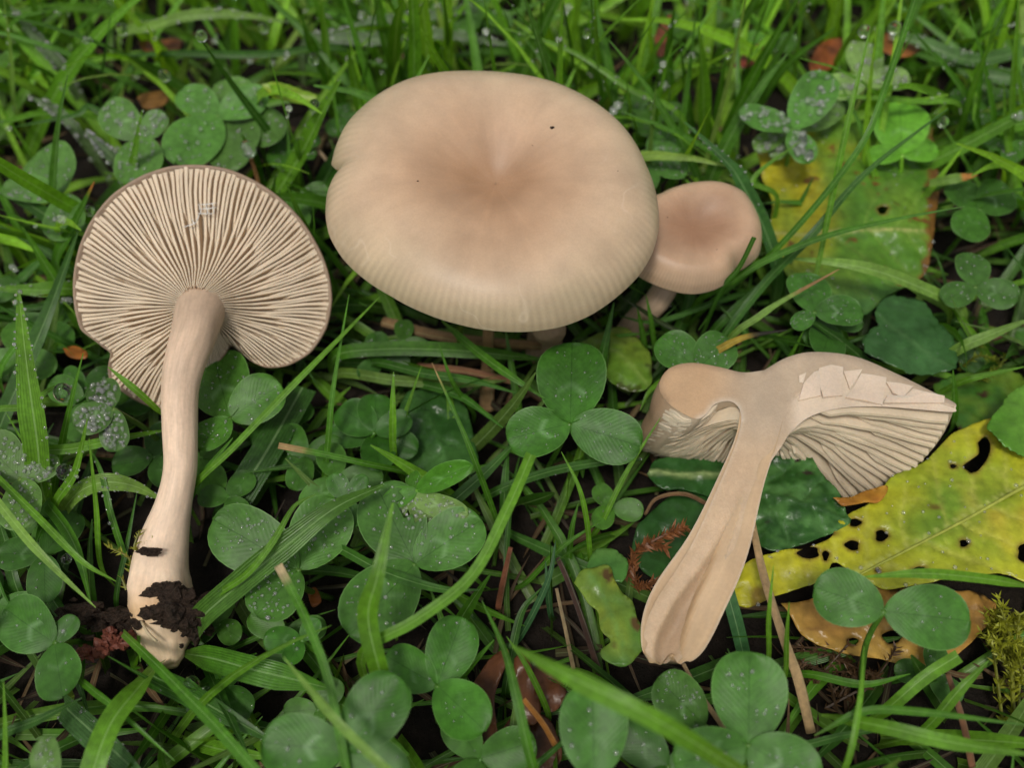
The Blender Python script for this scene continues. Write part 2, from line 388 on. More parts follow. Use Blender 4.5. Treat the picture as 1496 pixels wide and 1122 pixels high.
# --- the large mushroom standing in the middle
BIG_OUT = [(690,108),(740,110),(790,120),(840,138),(885,165),(920,200),(945,245),(960,290),(963,330),(955,365),(935,400),(905,430),
 (865,458),(820,476),(770,484),(720,483),(670,474),(620,458),(570,432),(530,405),(500,375),(480,340),(474,310),(477,275),(485,258),(497,247),(497,243),(481,236),(486,212),(510,178),(545,148),(590,125),(640,112)]
bn = unit((0.02, -0.17, 1.0)); bC = at(724, 272, 4.35)
big = Cap(bC, bn, BIG_OUT, ([0, .08, .2, .35, .5, .64, .78, .88, .95, .985, 1.0], [.08, .13, .28, .46, .60, .65, .58, .43, .25, .10, -.02]),
          ([.08, .15, .3, .5, .7, .88, .955, .98, 1.0], [-.55, -.35, -.1, .14, .26, .16, .0, -.07, -.08]),
          ([.08, .15, .3, .5, .7, .88, .97], [-.9, -.8, -.5, -.25, -.1, -.03, -.03]),
          dent=[(math.radians(166), 0.12, -0.16, 4.0), (math.radians(200), 0.35, -0.10, 1.2), (math.radians(125), .3, .07, 1.0)], wave=0.055, seed=11)
bbase = at(795, 512, 0.0)
t_big = thing('mushroom', 'large standing mushroom with broad smooth beige cap dipping in its middle', 'mushroom', bbase)
cap_b = big.skin('cap', t_big, M['cap'], capcol([(0, (.33, .19, .11)), (.18, (.39, .235, .14)), (.42, (.51, .34, .225)), (.72, (.575, .42, .295)), (.9, (.55, .425, .295)), (1, (.46, .375, .25))], 21), (.5, .42, .31))
big.gills(84, 0.14, cap_b, CREAM, seed=4)
pth = crs([bC - bn * 0.3, bC - bn * 1.2 + np.array([.15, -.1, 0]), at(798, 470, 1.9), bbase + np.array([0, 0, .9]), bbase + np.array([0, 0, -.2])], 22)
V, F, uv = tube(pth, np.interp(np.linspace(0, 1, 22), [0, .2, .7, 1], [.52, .38, .36, .42]), 20, wob=.06)
mk('stem', V, F, M['stem'], t_big, (.46, .33, .23), uv)
def speck(th, r, size, parent, cap):
    p = cap.P(np.array([th]), np.array([r]), prof(*cap.tp, np.array([r])))[0]
    bm = bmesh.new(); bmesh.ops.create_icosphere(bm, subdivisions=1, radius=1)
    V = np.array([v.co[:] for v in bm.verts]) * (size, size * .6, size * .5) * (1 + .3 * RNG.random((len(bm.verts), 1))) + p
    F = [tuple(v.index for v in f.verts) for f in bm.faces]; bm.free()
    mk('soil_speck', V, F, M['mud'], parent)
def polar_of(cap, px, py):
    q = on_plane(px, py, cap.C + cap.n * .4, cap.n) - cap.C; t = math.atan2(q @ cap.ey, q @ cap.ex)
    return t, math.hypot(q @ cap.ex, q @ cap.ey) / float(cap.R(t))
for px, py, sz in ((806, 197, .05), (610, 271, .022), (778, 214, .012), (900, 262, .014)):
    speck(*polar_of(big, px, py), sz, cap_b, big)

# --- the small mushroom half hidden behind it
SM_OUT = [(960,288),(985,276),(1020,269),(1060,271),(1090,285),(1106,312),(1114,345),(1110,370),(1092,384),(1076,390),(1068,408),(1045,422),
 (1010,428),(975,421),(950,411),(930,400),(908,370),(910,330),(930,302)]
sn = unit((0.06, -0.20, 1.0)); sC = at(1008, 340, 3.0)
small = Cap(sC, sn, SM_OUT, ([0, .1, .25, .45, .62, .78, .9, .97, 1.0], [.22, .23, .28, .38, .44, .42, .27, .10, -.05]),
            ([.1, .3, .6, .85, .96, 1.0], [-.2, -.02, .1, .06, -.08, -.09]), ([.1, .3, .6, .85, .97], [-.5, -.25, -.1, -.06, -.06]),
            dent=[(math.radians(-38), 0.26, -0.15, 2.6)], wave=0.04, seed=17)
sbase = at(905, 500, 0.0)
t_sm = thing('mushroom', 'small pinkish brown mushroom with lobed cap tucked behind the large cap', 'mushroom', sbase)
cap_s = small.skin('cap', t_sm, M['cap'], capcol([(0, (.34, .19, .115)), (.3, (.39, .23, .145)), (.6, (.51, .335, .225)), (1, (.54, .395, .27))], 31), (.46, .36, .26), 160, 26)
small.gills(56, 0.16, cap_s, CREAM, seed=5)
pth = crs([sC - sn * 0.1, sC - sn * .7, at(965, 432, 1.7), at(930, 470, .8), sbase - (0, 0, .2)], 18)
V, F, uv = tube(pth, np.interp(np.linspace(0, 1, 18), [0, .2, 1], [.33, .25, .33]), 16, wob=.06)
mk('stem', V, F, M['stem'], t_sm, (.50, .37, .27), uv)
for px, py, sz in ((1047, 366, .014), (976, 315, .014)): speck(*polar_of(small, px, py), sz, cap_s, small)

# --- the uprooted mushroom lying with its gills up
L_OUT = [(290,241),(330,246),(380,268),(425,303),(460,350),(481,400),(486,440),(478,480),(455,515),(420,535),(390,538),(365,527),(350,512),
 (336,503),(318,530),(290,570),(240,600),(200,586),(160,556),(158,536),(163,516),(140,499),(118,482),(108,430),(112,380),(130,330),(165,285),(210,256),(250,243)]
lu = unit((0.10, -0.56, 0.82)); lC = at(300, 452, 2.5)
left = Cap(lC, -lu, L_OUT, ([0, .2, .4, .6, .8, .92, .98, 1.0], [.55, .6, .66, .62, .46, .25, .09, -.02]),
           ([.1, .2, .35, .6, .85, .95, .975, 1.0], [-.55, -.42, -.13, .07, .09, .02, -.05, -.06]),
           ([.1, .17, .25, .4, .6, .85, .972], [-.80, -.58, -.42, -.27, -.15, -.08, -.03]), seam=math.radians(60), wave=0.06, seed=23, pw=2)
lbase = at(250, 970, 0.25)
t_l = thing('mushroom', 'uprooted mushroom lying gills up with long pale stem and earthy base', 'mushroom', lbase)
cap_l = left.skin('cap', t_l, M['underskin'], lambda th, r: np.tile((.30, .215, .15), (len(th), 1)), (.50, .41, .31), 240, 20)
left.gills(158, 0.13, cap_l, CREAM, seed=6)
sp = [(*lC, .66), (*(lC + lu * .3), .52), (*at(284, 487, 3.05), .42), (*at(271, 525, 3.05), .375), (*at(263, 570, 2.8), .335), (*at(263, 625, 2.45), .315),
      (*at(263, 685, 2.1), .30), (*at(254, 735, 1.8), .33), (*at(241, 785, 1.55), .42), (*at(233, 830, 1.4), .50), (*at(232, 875, 1.25), .56),
      (*at(240, 915, 1.1), .46), (*at(250, 945, 1.0), .32), (*at(252, 968, .9), .2), (*at(253, 976, .88), .08)]
Q = crs(sp, 80); V, F, uv = tube(Q[:, :3], Q[:, 3], 28, wob=.07, seed=5)
k = np.repeat(np.linspace(0, 1, 80), 28); k = np.r_[k, 0, 1]
sc = np.stack([np.interp(k, [0, .12, .3, .55, .68, .74, .8, 1], v) for v in ((.42, .47, .57, .67, .68, .54, .64, .52), (.31, .345, .425, .515, .525, .36, .49, .38), (.22, .25, .315, .39, .39, .2, .34, .24))], 1)
sc *= (1 + .16 * vnoise(V, 3.2, 9) * (k > .7))[:, None]
bulge = np.clip((k - .62) / .1, 0, 1) * np.clip((1 - k) / .06, 0, 1)
axis_ = np.vstack([np.repeat(Q[:, :3], 28, 0), Q[:1, :3], Q[-1:, :3]]); V = V + unit_rows(V - axis_) * ((.07 * vnoise(V, 2.2, 71) + .045 * vnoise(V, 5.5, 72) + .02 * vnoise(V, 12, 73)) * bulge)[:, None]
sc = sc * (1 - .45 * np.clip(vnoise(V, 2.6, 74) + .5 * vnoise(V, 7, 75) - .25, 0, 1) * bulge)[:, None] ** np.array([.8, 1.1, 1.4])
sc = np.minimum(sc * np.array([1.3, 1.31, 1.34]), .9)
mk('stem', V, F, M['stem'], t_l, sc, uv)
def lump(name, C, rad, axis_scale, mat, parent, seed, col=None, sub=4, rough=.5):
    bm = bmesh.new(); bmesh.ops.create_icosphere(bm, subdivisions=sub, radius=1)
    V = np.array([v.co[:] for v in bm.verts]); F = [tuple(v.index for v in f.verts) for f in bm.faces]; bm.free()
    d = 1 + rough * vnoise(V, 2.1, seed) + rough * .6 * vnoise(V, 5, seed + 1) + rough * .35 * vnoise(V, 11, seed + 2)
    V = V * d[:, None] * rad * np.asarray(axis_scale) + np.asarray(C)
    return mk(name, V, F, mat, parent, col if col is not None else (.1, .05, .03), V[:, :2], smooth=False)
for i, (px, py, z, r, s) in enumerate([(240, 866, 1.78, .22, (1.3, .7, .6)), (262, 884, 1.70, .34, (1.2, .9, .7)), (288, 900, 1.35, .34, (.9, 1.1, 1)), (262, 908, 1.55, .22, (1.9, .6, .6)),
                                       (219, 806, 2.0, .095, (2.0, .7, .6)), (226, 892, 1.72, .17, (1.3, .8, .5)), (206, 905, 1.5, .15, (1.2, .8, .7)), (247, 858, 1.8, .10, (1.6, .7, .5)), (265, 944, 1.34, .035, (1, 1, 1))]):
    lump('soil_clump', at(px, py, z), r, s, M['mud'], t_l, 40 + i)
for i, (px, py, z, r, s) in enumerate([(168, 905, 1.15, .26, (1.5, .75, .7)), (125, 898, 1.15, .28, (1.4, .7, .7)), (185, 915, 1.1, .16, (1.2, .8, .8))]):
    lump('root_shred', at(px, py, z), r, s, M['mud'], t_l, 60 + i)
for i, (px, py, z, r) in enumerate([(172, 938, 1.2, .15), (150, 946, 1.2, .14), (128, 955, 1.2, .12), (190, 932, 1.2, .11), (160, 928, 1.25, .11)]):
    lump('root_shred', at(px, py, z), r, (1.2, .9, .9), M['stem'], t_l, 80 + i, (.15, .045, .028), 3, .8)
rs = random.Random(12)
for i in range(34):                           # crumbs of earth round the base
    px = rs.gauss(258, 26); py = 886 + rs.gauss(0, 15) + (px - 258) * .12
    lump('soil_crumb', at(px, py, 1.72 - abs(px - 245) * .006 + rs.uniform(-.03, .05)), rs.uniform(.03, .085), (rs.uniform(.8, 1.6), .9, .8), M['mud'], t_l, 200 + i, None, 2, .7)
for i in range(16):
    lump('soil_crumb', at(rs.gauss(145, 30), rs.gauss(902, 13), 1.25 + rs.uniform(-.1, .1)), rs.uniform(.04, .11), (rs.uniform(1, 2), .8, .8), M['mud'], t_l, 260 + i, None, 2, .7)
V, F, uv = tube(crs([at(207, 908, 1.6), at(216, 925, 1.68), at(229, 938, 1.6)], 10), .025, 6); mk('root_thread', V, F, M['stem'], t_l, (.55, .45, .3), uv)
parts = []                                    # shreds of cobweb between the gills
wq = lambda x, y: on_plane(x, y, lC + lu * .27, lu)
for a, b in [((288, 299), (317, 296)), ((290, 305), (316, 303)), ((288, 311), (312, 312)), ((267, 332), (286, 325)), ((286, 325), (292, 310)), ((300, 297), (304, 313)), ((310, 296), (313, 312)), ((291, 300), (294, 313)), ((280, 320), (285, 328))]:
    p, q = wq(*a), wq(*b); Vw, Fw, uw = tube(crs([p, (p + q) / 2 - lu * .03, q], 5), [.006, .01, .012, .01, .006], 5); parts.append((Vw, Fw, (1, 1, 1), uw))
V, F, c, uv = join(parts); o = mk('cobweb', V, F, M['web'], cap_l, c, uv); o['kind'] = 'stuff'

# --- the mushroom cut in half, cut face up
zc = 2.75
cO = at(1118, 552, zc); cB = at(985, 940, zc); ca = cO - cB; ca[2] = 0; ca = unit(ca); ce = np.array([ca[1], -ca[0], 0.0]); cdn = np.array([0, 0, -1.0])
def sec(pts, sg, n, fn=crs):
    Q = np.array([at(x, y, zc) - cO for x, y in pts]); return fn(np.stack([sg * (Q @ ce), Q @ ca], 1), n)
nU = 22
TR = sec([(1116,541),(1150,522),(1190,514),(1250,521),(1310,546),(1360,571),(1393,588)], 1, nU)
TL = sec([(1116,541),(1085,544),(1050,536),(1010,530),(978,538),(963,560),(972,585)], -1, nU)
UR = sec([(1122,600),(1150,590),(1185,562),(1225,546),(1280,555),(1340,578),(1394,595)], 1, nU)
UL = sec([(1112,600),(1085,592),(1066,584),(1044,590),(1030,606),(1020,612),(1000,606)], -1, nU)
GR = sec([(1128,650),(1150,632),(1185,608),(1230,596),(1285,594),(1340,598),(1394,602)], 1, nU)
GL = sec([(1105,640),(1084,612),(1066,606),(1040,606),(1015,612),(995,606),(978,590)], -1, nU)
for q_ in (TR, TL, UR, UL): q_[0, 0] = 0
TL[0, 1] = TR[0, 1]; UL[0, 1] = UR[0, 1]
ms = lambda d: np.interp(d, [0, 30, 60, 80, 100, 118, 135, 155, 180], [1, 1.13, 1.2, 1.1, .9, 1.15, 1.45, 1.12, 1])
hs_ = lambda d: np.interp(d, [0, 40, 70, 110, 140, 180], [0, -.62, -.78, -.45, -.35, 0])
def half(Rc, Lc, d):
    w = np.clip(d / 180, 0, 1); w = w * w * (3 - 2 * w); q = Rc * (1 - w) + Lc * w
    s = np.linspace(0, 1, nU); rho = q[:, 0] * (1 + (ms(d) - 1) * s); h = q[:, 1] + hs_(d) * s ** 1.5
    a = math.radians(d)
    return cO + h[:, None] * ca + (rho * math.cos(a))[:, None] * ce + (rho * math.sin(a))[:, None] * cdn
cbase = at(972, 965, 0.6)
t_c = thing('mushroom', 'mushroom sliced in half lengthwise with its pale cut face up', 'mushroom', cbase)
degs = np.linspace(0, 180, 61); V = []; C = []; U = []
for d in degs:
    T = half(TR, TL, d); Uc = half(UR, UL, d)[::-1]; V.append(T); V.append(Uc)
    C.append(np.tile((.43, .295, .19), (nU, 1))); C.append(np.tile((.52, .42, .31), (nU, 1)))
    U.append(np.stack([np.full(2 * nU, d / 60), np.linspace(0, 2, 2 * nU)], 1))
F = grid_faces(len(degs), 2 * nU, True)
cap_c = mk('cap', np.vstack(V), F, M['underskin'], t_c, np.vstack(C), np.vstack(U))
def half_gill(d, s0, rg, t0=.085, t1=.058):
    n = 9; s = s0 + (0.985 - s0) * np.linspace(0, 1, n); ss = np.linspace(0, 1, nU)
    def cur(Rc, Lc, dd):
        q = half(Rc, Lc, dd); return np.stack([np.interp(s, ss, q[:, j]) for j in range(3)], 1)
    a = cur(UR, UL, d); b = cur(GR, GL, d)
    if s0 > .2: b = a + (b - a) * (np.clip((s - s0) / .15, 0, 1) ** .6)[:, None]
    b = b + (b - a) * rg.uniform(-.12, .08) + .012 * np.sin(s * 25 + rg.uniform(0, 6))[:, None] * ca
    b = np.vstack([b[:-1], b[-1:]]); side = unit(cur(UR, UL, min(d + 1, 180))[-1] - cur(UR, UL, max(d - 1, 0))[-1])
    w = .018 * np.sin(s * rg.uniform(5, 10) + rg.uniform(0, 6))[:, None] * side
    V = np.vstack([a - side * t0 / 2, a + side * t0 / 2, b + w - side * t1 / 2, b + w + side * t1 / 2]); F = []
    for i in range(n - 1):
        F += [(i, i+1, 2*n+i+1, 2*n+i), (2*n+i, 2*n+i+1, 3*n+i+1, 3*n+i), (3*n+i, 3*n+i+1, n+i+1, n+i)]
    F += [(0, 2*n, 3*n, n), (n-1, 2*n-1, 4*n-1, 3*n-1)]
    c = np.array((.62, .52, .39)) * rg.uniform(.94, 1.05)
    mk('gill', V, F, M['gill'], cap_c, c, np.stack([np.tile(s, 4), np.repeat([0, .1, .6, .7], n)], 1), smooth=False)
rg = random.Random(8); ng = 66
for kk in range(ng):
    d = 4.0 + 172 * (kk + rg.uniform(-.15, .15) * (0 < kk < ng - 1)) / (ng - 1)
    half_gill(d, (0.10 if d < 150 else .45) if 16 < d and kk % 2 == 0 else (.27 if kk % 2 == 0 else rg.uniform(.38, .7) if d < 150 else .6), rg)
# the gill the knife ran along, torn into pale flaps
for fl in ([(828,172),(880,160),(934,166),(931,290),(845,300),(825,230)], [(936,186),(1016,180),(990,225),(964,262)], [(1012,196),(1062,204),(1124,212),(1106,330),(1020,315),(945,300),(975,262)],
           [(1122,232),(1180,240),(1240,250),(1196,300),(1150,282)], [(740,205),(770,195),(760,235),(742,232)], [(805,190),(828,184),(836,290),(740,312),(760,240)], [(1240,262),(1300,280),(1378,292),(1376,322),(1110,325),(1128,290),(1190,306)]):
    P = np.array([at(920 + x / 2.992, 480 + y / 2.992, zc + .03) for x, y in fl]); c0 = P.mean(0)
    up = np.array([0, 0, 1.0]); n = len(P); lift = .02 * np.sin(np.arange(n) * 1.9)[:, None] * up
    V = np.vstack([P + lift, P + lift - up * .05, [c0 + up * .015]]); F = [(2 * n, i, (i + 1) % n) for i in range(n)] + [(i, i + n, (i + 1) % n + n, (i + 1) % n) for i in range(n)]
    mk('torn_gill', V, F, M['flesh'], cap_c, (.71, .58, .47), V[:, :2], smooth=False)
# halved stem with its hollow
sl_ = crs([(*at(1117, 572, zc), cm(cO, 26)), (*at(1115, 588, zc), cm(cO, 29)), (*at(1113, 605, zc), cm(cO, 30)), (*at(1104, 645, zc - .03), cm(cO, 28)), (*at(1084, 700, zc - .15), cm(cO, 30)), (*at(1048, 800, zc - .5), cm(cO, 40)),
           (*at(1004, 880, zc - .85), cm(cO, 47)), (*at(984, 925, zc - 1.0), cm(cO, 44)), (*at(973, 952, zc - 1.1), cm(cO, 34)), (*at(970, 966, zc - 1.15), cm(cO, 22))], 56)
T_, B_, N_ = frames(sl_[:, :3], (0, 0, 1.0)); V = []; C = []; U = []
us = np.concatenate([np.linspace(-1, 1, 25), np.cos(np.linspace(0, np.pi, 16))[1:-1]]); nst = len(us)
for i in range(56):
    k = i / 55; w = sl_[i, 3]; gw = np.interp(k, [0, .5, .62, .8, .94, 1], [0, 0.01, .16, .36, .5, .35]); gd = np.interp(k, [0, .5, .66, .88, 1], [0, 0, .17, .2, .05])
    gc = np.interp(k, [.4, .6, 1], [.25, .05, -.05])
    dn = min(1, .05 + k * 4)
    for j, u in enumerate(us):
        if j < 25:
            g = max(0, 1 - ((u - gc) / max(gw, 1e-3)) ** 2) if gw > .005 else 0
            z = -gd * g ** .7 + .02 * math.sin(u * 9 + i * .3) * max(0, k - .25)
            c = (np.array((.57, .415, .275)) * (1 - .28 * g) * (1 + .05 * math.sin(u * 14))) if abs(u) < .95 or k < .35 else np.array((.62, .52, .42))
            c = c * (1 - .10 * k) + np.array((.03, 0, -.03)) * k
        else: z = -w * .85 * dn * math.sqrt(max(0, 1 - u * u)); c = np.array((.47, .36, .26))
        jag = (.10 * math.sin(u * 3.3) + .04 * math.sin(u * 8 + 1)) * max(0, (k - .85) / .15)
        V.append(sl_[i, :3] + B_[i] * u * w * 1.0 + N_[i] * (z - .03 * max(0, 1 - abs(u)) ** .3) + T_[i] * jag); C.append(c); U.append((u * 1.0, k * 6))
V = np.array(V); F = grid_faces(56, nst, True); F.append(tuple(range(55 * nst, 56 * nst)))
mk('stem', V, F, M['cutstem'], t_c, np.array(C), np.array(U))
# the whole cut face, cap and stem in one sweep, hollow included
URp = [(1122,600),(1150,590),(1185,562),(1225,546),(1280,555),(1340,578),(1394,595)]
FO = [(1116,541),(1150,522),(1190,514),(1250,521),(1310,546),(1360,571),(1394,588),(1396,596),(1392,602),(1340,598),(1285,594),(1230,596),(1185,608),(1157,630),(1142,652),(1114,700),(1088,800),(1051,880),(1030,925),(1010,950),(996,962),
      (990,968),(984,961),(972,970),(955,964),(943,952),(946,940),(941,925),(957,880),(1008,800),(1054,700),(1076,645),(1083,612),(1078,594),(1064,586),(1044,591),(1032,605),(1020,612),(1003,607),(974,587),(963,562),(978,538),(1010,530),(1050,536),(1085,544)]
FOd = crs(np.array(FO + FO[:1], float), 260)[:-1]
gx, gy = np.meshgrid(np.arange(935, 1400, 4.0), np.arange(508, 975, 4.0)); G = np.stack([gx.ravel(), gy.ravel()], 1) + (RNG.random((gx.size, 2)) - .5) * 2; G = G[inside(G[:, 0], G[:, 1], FOd)]
G = G[np.array([np.hypot(*(FOd - g).T).min() > 1.6 for g in G])]
pts = [Vector(p) for p in FOd] + [Vector(p) for p in G]; nF = len(FOd)
vo, _, fo, _, _, _ = delaunay_2d_cdt(pts, [(i, (i + 1) % nF) for i in range(nF)], [], 0, 1e-5)
P = np.array([v[:] for v in vo]); cen = np.array([P[list(f)].mean(0) for f in fo]); ok = inside(cen[:, 0], cen[:, 1], FOd); F = [tuple(f) for f, k in zip(fo, ok) if k]
x, y = P.T; Qs = sl_; sx_, sy_, _ = proj(Qs[:, :3]); o_ = np.argsort(sy_)
cx = np.interp(y, sy_[o_], sx_[o_]); hwp = np.interp(y, [572, 605, 645, 700, 800, 880, 925, 952, 966], [26, 30, 28, 30, 40, 47, 44, 34, 22]); kk = np.interp(y, [700, 760, 850, 930, 960], [0, .35, .7, 1, .7])
zz = np.interp(y, [605, 645, 700, 800, 880, 925, 952, 968], zc - np.array([0, .03, .15, .5, .85, 1.0, 1.1, 1.15]))
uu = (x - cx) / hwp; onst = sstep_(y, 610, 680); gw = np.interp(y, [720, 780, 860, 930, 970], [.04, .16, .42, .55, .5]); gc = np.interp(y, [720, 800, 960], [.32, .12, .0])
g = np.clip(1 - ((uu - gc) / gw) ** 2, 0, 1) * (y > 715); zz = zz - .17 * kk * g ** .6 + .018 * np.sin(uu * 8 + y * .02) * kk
ury = np.interp(x, [p[0] for p in URp], [p[1] for p in URp]); gz = sstep_(y - ury + 2 * vnoise(P, .08, 5), -1.5, 1.5) * sstep_(x, 1146, 1170) * (y < 660); zz = zz - .02 * gz
def dline(pl): D = crs(np.array(pl, float), 60); return np.sqrt(((P[:, None] - D[None]) ** 2).sum(2)).min(1)
st = np.array((.57, .415, .28)); C = np.tile(np.array((.50, .395, .295)), (len(P), 1)); t1 = sstep_(1110 - x, 0, 90)[:, None] * (1 - onst[:, None]); C = C * (1 - t1) + t1 * np.array((.55, .37, .225))
C = C * (1 - onst[:, None]) + onst[:, None] * st; C = C * (1 - gz[:, None]) + gz[:, None] * np.array((.70, .575, .455))
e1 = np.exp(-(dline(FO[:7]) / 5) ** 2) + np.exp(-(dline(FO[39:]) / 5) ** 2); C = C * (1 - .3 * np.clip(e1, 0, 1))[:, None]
e2 = np.exp(-(dline(FO[32:38]) / 5) ** 2) * .7 + np.exp(-(dline(FO[29:33]) / 3) ** 2) * .35 + np.exp(-(dline(FO[14:18]) / 3) ** 2) * .3; C = C + np.clip(e2, 0, 1)[:, None] * (np.array((.68, .58, .48)) - C)
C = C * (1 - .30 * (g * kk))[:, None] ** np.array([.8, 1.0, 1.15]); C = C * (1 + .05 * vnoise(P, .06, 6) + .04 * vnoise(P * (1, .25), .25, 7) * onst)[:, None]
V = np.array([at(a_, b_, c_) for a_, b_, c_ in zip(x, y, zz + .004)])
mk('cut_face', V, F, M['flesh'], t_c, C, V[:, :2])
# ------------------------------------------------------------------ dew
def _ico(sub):
    bm = bmesh.new(); bmesh.ops.create_icosphere(bm, subdivisions=sub, radius=1)
    V = np.array([v.co[:] for v in bm.verts]); F = np.array([[v.index for v in f.verts] for f in bm.faces]); bm.free(); return V, F
ICO1, ICO2 = _ico(1), _ico(2)
def dew(P, Nrm, rad, parent, flat=.8, name='dewdrops', ico=None):
    """many tiny drops on a leaf or blade, as one part"""
    V0, F0 = ico or ICO1; P = np.asarray(P); n = len(P)
    if n == 0: return
    Nn = Nrm / (np.linalg.norm(Nrm, axis=1)[:, None] + 1e-9)
    A = np.cross(Nn, np.array([.31, .95, .05])); A /= np.linalg.norm(A, axis=1)[:, None] + 1e-9; B = np.cross(Nn, A)
    r = np.asarray(rad)[:, None, None] * 1.55
    V = P[:, None] + r * (V0[None, :, :1] * A[:, None] + V0[None, :, 1:2] * B[:, None] + flat * V0[None, :, 2:] * Nn[:, None]) + (r * flat * .3) * Nn[:, None]
    F = (F0[None] + (np.arange(n) * len(V0))[:, None, None]).reshape(-1, 3)
    o = mk(name, V.reshape(-1, 3), F, M['dew'], parent); o['kind'] = 'stuff'
def drop(px, py, z, rpx, label):
    p = at(px, py, z); V0, F0 = _ico(3); r = cm(p, rpx)
    V = V0 * (r * .92, r * .92, r * 1.05) + p
    V[:, 2] += .12 * r * np.maximum(0, V0[:, 2]) ** 3
    tag(mk('dewdrop', V, F0, M['water']), label, 'dewdrop')

# ------------------------------------------------------------------ clover
GREENS = [(.042, .126, .014), (.052, .15, .016), (.034, .105, .012), (.06, .165, .018), (.055, .145, .019)]
def leaflet_xyz(u, v, Ln, Wd, fold, bend, notch, seed):
    """u -1..1 across, v 0..1 along; local x across, y along, z up"""
    hw = Wd * (np.maximum(v, 0) ** .60) * (np.maximum(1 - v, 0) ** .42) / .583
    y = Ln * v - notch * Ln * np.exp(-(u / .45) ** 2) * v ** 7
    z = fold * np.abs(u) * hw - bend * Ln * v ** 2 + .02 * np.sin(v * 9 + seed) * Ln * u ** 2 + .035 * Ln * np.sin(u * 5 + seed * 2.3) * v * .5
    return np.stack([u * hw, y, z], -1)
def add_leaflet(parent, B, tip, ratio, hint, col, fold=.12, bend=.06, notch=.03, drops=0, dr=.018, rg=random, bite=None):
    D = tip - B; Ln = np.linalg.norm(D); y = D / Ln; x = unit(np.cross(y, hint)); z = np.cross(x, y)
    nr, nc = 15, 11; vv = (1 - np.cos(np.linspace(0, np.pi, nr))) / 2; uu = np.sin(np.linspace(-np.pi/2, np.pi/2, nc))
    Vv, Uu = np.meshgrid(vv, uu, indexing='ij'); sd = rg.uniform(0, 6)
    q = leaflet_xyz(Uu.ravel(), Vv.ravel(), Ln, Ln * ratio / 2, fold, bend, notch, sd)
    V = B + q[:, :1] * x + q[:, 1:2] * y + q[:, 2:] * z
    F = grid_faces(nr, nc)
    if bite:                                  # a piece eaten out
        bx, by, br = bite; cen = lambda f: q[list(f), :2].mean(0) / Ln
        F = [f for f in F if np.hypot(*(cen(f) - (bx, by))) > br]
    c = np.array(col) * rg.uniform(.85, 1.15)
    C = np.tile(c, (len(V), 1)) * (1 + .12 * vnoise(q / Ln, 4, int(sd * 10)))[:, None]
    o = mk('leaflet', V, F, M['clover'], parent, C, np.stack([Uu.ravel() / 2 + .5, Vv.ravel()], 1))
    if drops:
        du = np.array([rg.uniform(-.8, .8) for _ in range(drops)]); dv = np.array([min(.93, max(.12, rg.betavariate(2.2, 1.8))) for _ in range(drops)])
        p0 = leaflet_xyz(du, dv, Ln, Ln * ratio / 2, fold, bend, notch, sd)
        p1 = leaflet_xyz(du + .02, dv, Ln, Ln * ratio / 2, fold, bend, notch, sd); p2 = leaflet_xyz(du, dv + .02, Ln, Ln * ratio / 2, fold, bend, notch, sd)
        nl = np.cross(p1 - p0, p2 - p0); tw = lambda q: q[:, :1] * x + q[:, 1:2] * y + q[:, 2:] * z
        dew(B + tw(p0), tw(nl), [dr * (.6 + 1.1 * rg.random() ** 2.5) for _ in range(drops)], o)
    return o
HINT = unit((0, -.35, 1))
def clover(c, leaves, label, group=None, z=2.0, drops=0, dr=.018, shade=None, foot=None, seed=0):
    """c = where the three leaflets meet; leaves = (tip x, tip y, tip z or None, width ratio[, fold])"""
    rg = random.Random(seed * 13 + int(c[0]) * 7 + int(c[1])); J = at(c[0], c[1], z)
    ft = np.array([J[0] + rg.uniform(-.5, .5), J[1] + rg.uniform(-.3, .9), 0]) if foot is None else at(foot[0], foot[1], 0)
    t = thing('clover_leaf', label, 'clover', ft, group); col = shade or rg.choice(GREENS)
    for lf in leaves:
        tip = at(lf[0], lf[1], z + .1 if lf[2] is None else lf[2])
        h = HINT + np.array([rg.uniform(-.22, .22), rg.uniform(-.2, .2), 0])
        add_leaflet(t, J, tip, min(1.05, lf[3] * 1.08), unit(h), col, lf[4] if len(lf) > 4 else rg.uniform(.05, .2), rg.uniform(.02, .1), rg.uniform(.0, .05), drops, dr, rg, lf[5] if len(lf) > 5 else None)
    mid = (J + ft) / 2 + np.array([rg.uniform(-.2, .2), rg.uniform(-.2, .1), .1])
    V, F, uv = tube(crs([J + (0, 0, .01), J * .75 + ft * .25 + (mid - (J + ft) / 2) * .8, mid, ft - (0, 0, .25)], 12), np.linspace(.045, .06, 12), 8)
    mk('petiole', V, F, M['petiole'], t, np.array(col) * (1.5, 1.25, 1.0), uv)
    return t
K = 'clover leaves in the lawn'
clover((833, 619), [(836, 498, 2.5, .83, .1), (741, 640, 2.2, .90, .08), (937, 652, 2.2, .80, .1)], 'large three-part clover leaf spread open under the large cap rim', z=2.2, drops=26, dr=.012, shade=(0.042, 0.136, 0.014))
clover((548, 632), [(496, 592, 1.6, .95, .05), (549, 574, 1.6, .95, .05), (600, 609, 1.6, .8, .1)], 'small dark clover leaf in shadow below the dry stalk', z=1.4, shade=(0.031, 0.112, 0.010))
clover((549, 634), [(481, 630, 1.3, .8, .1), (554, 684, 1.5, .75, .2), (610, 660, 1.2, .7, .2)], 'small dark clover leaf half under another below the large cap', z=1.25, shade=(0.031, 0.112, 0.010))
clover((336, 611), [(308, 513, 2.0, .80, .08), (408, 560, 2.2, .92, .1), (287, 652, 2.0, .9, .1)], 'clover leaf beside the pale stem under the gilled cap', z=1.9, drops=34, dr=.014)
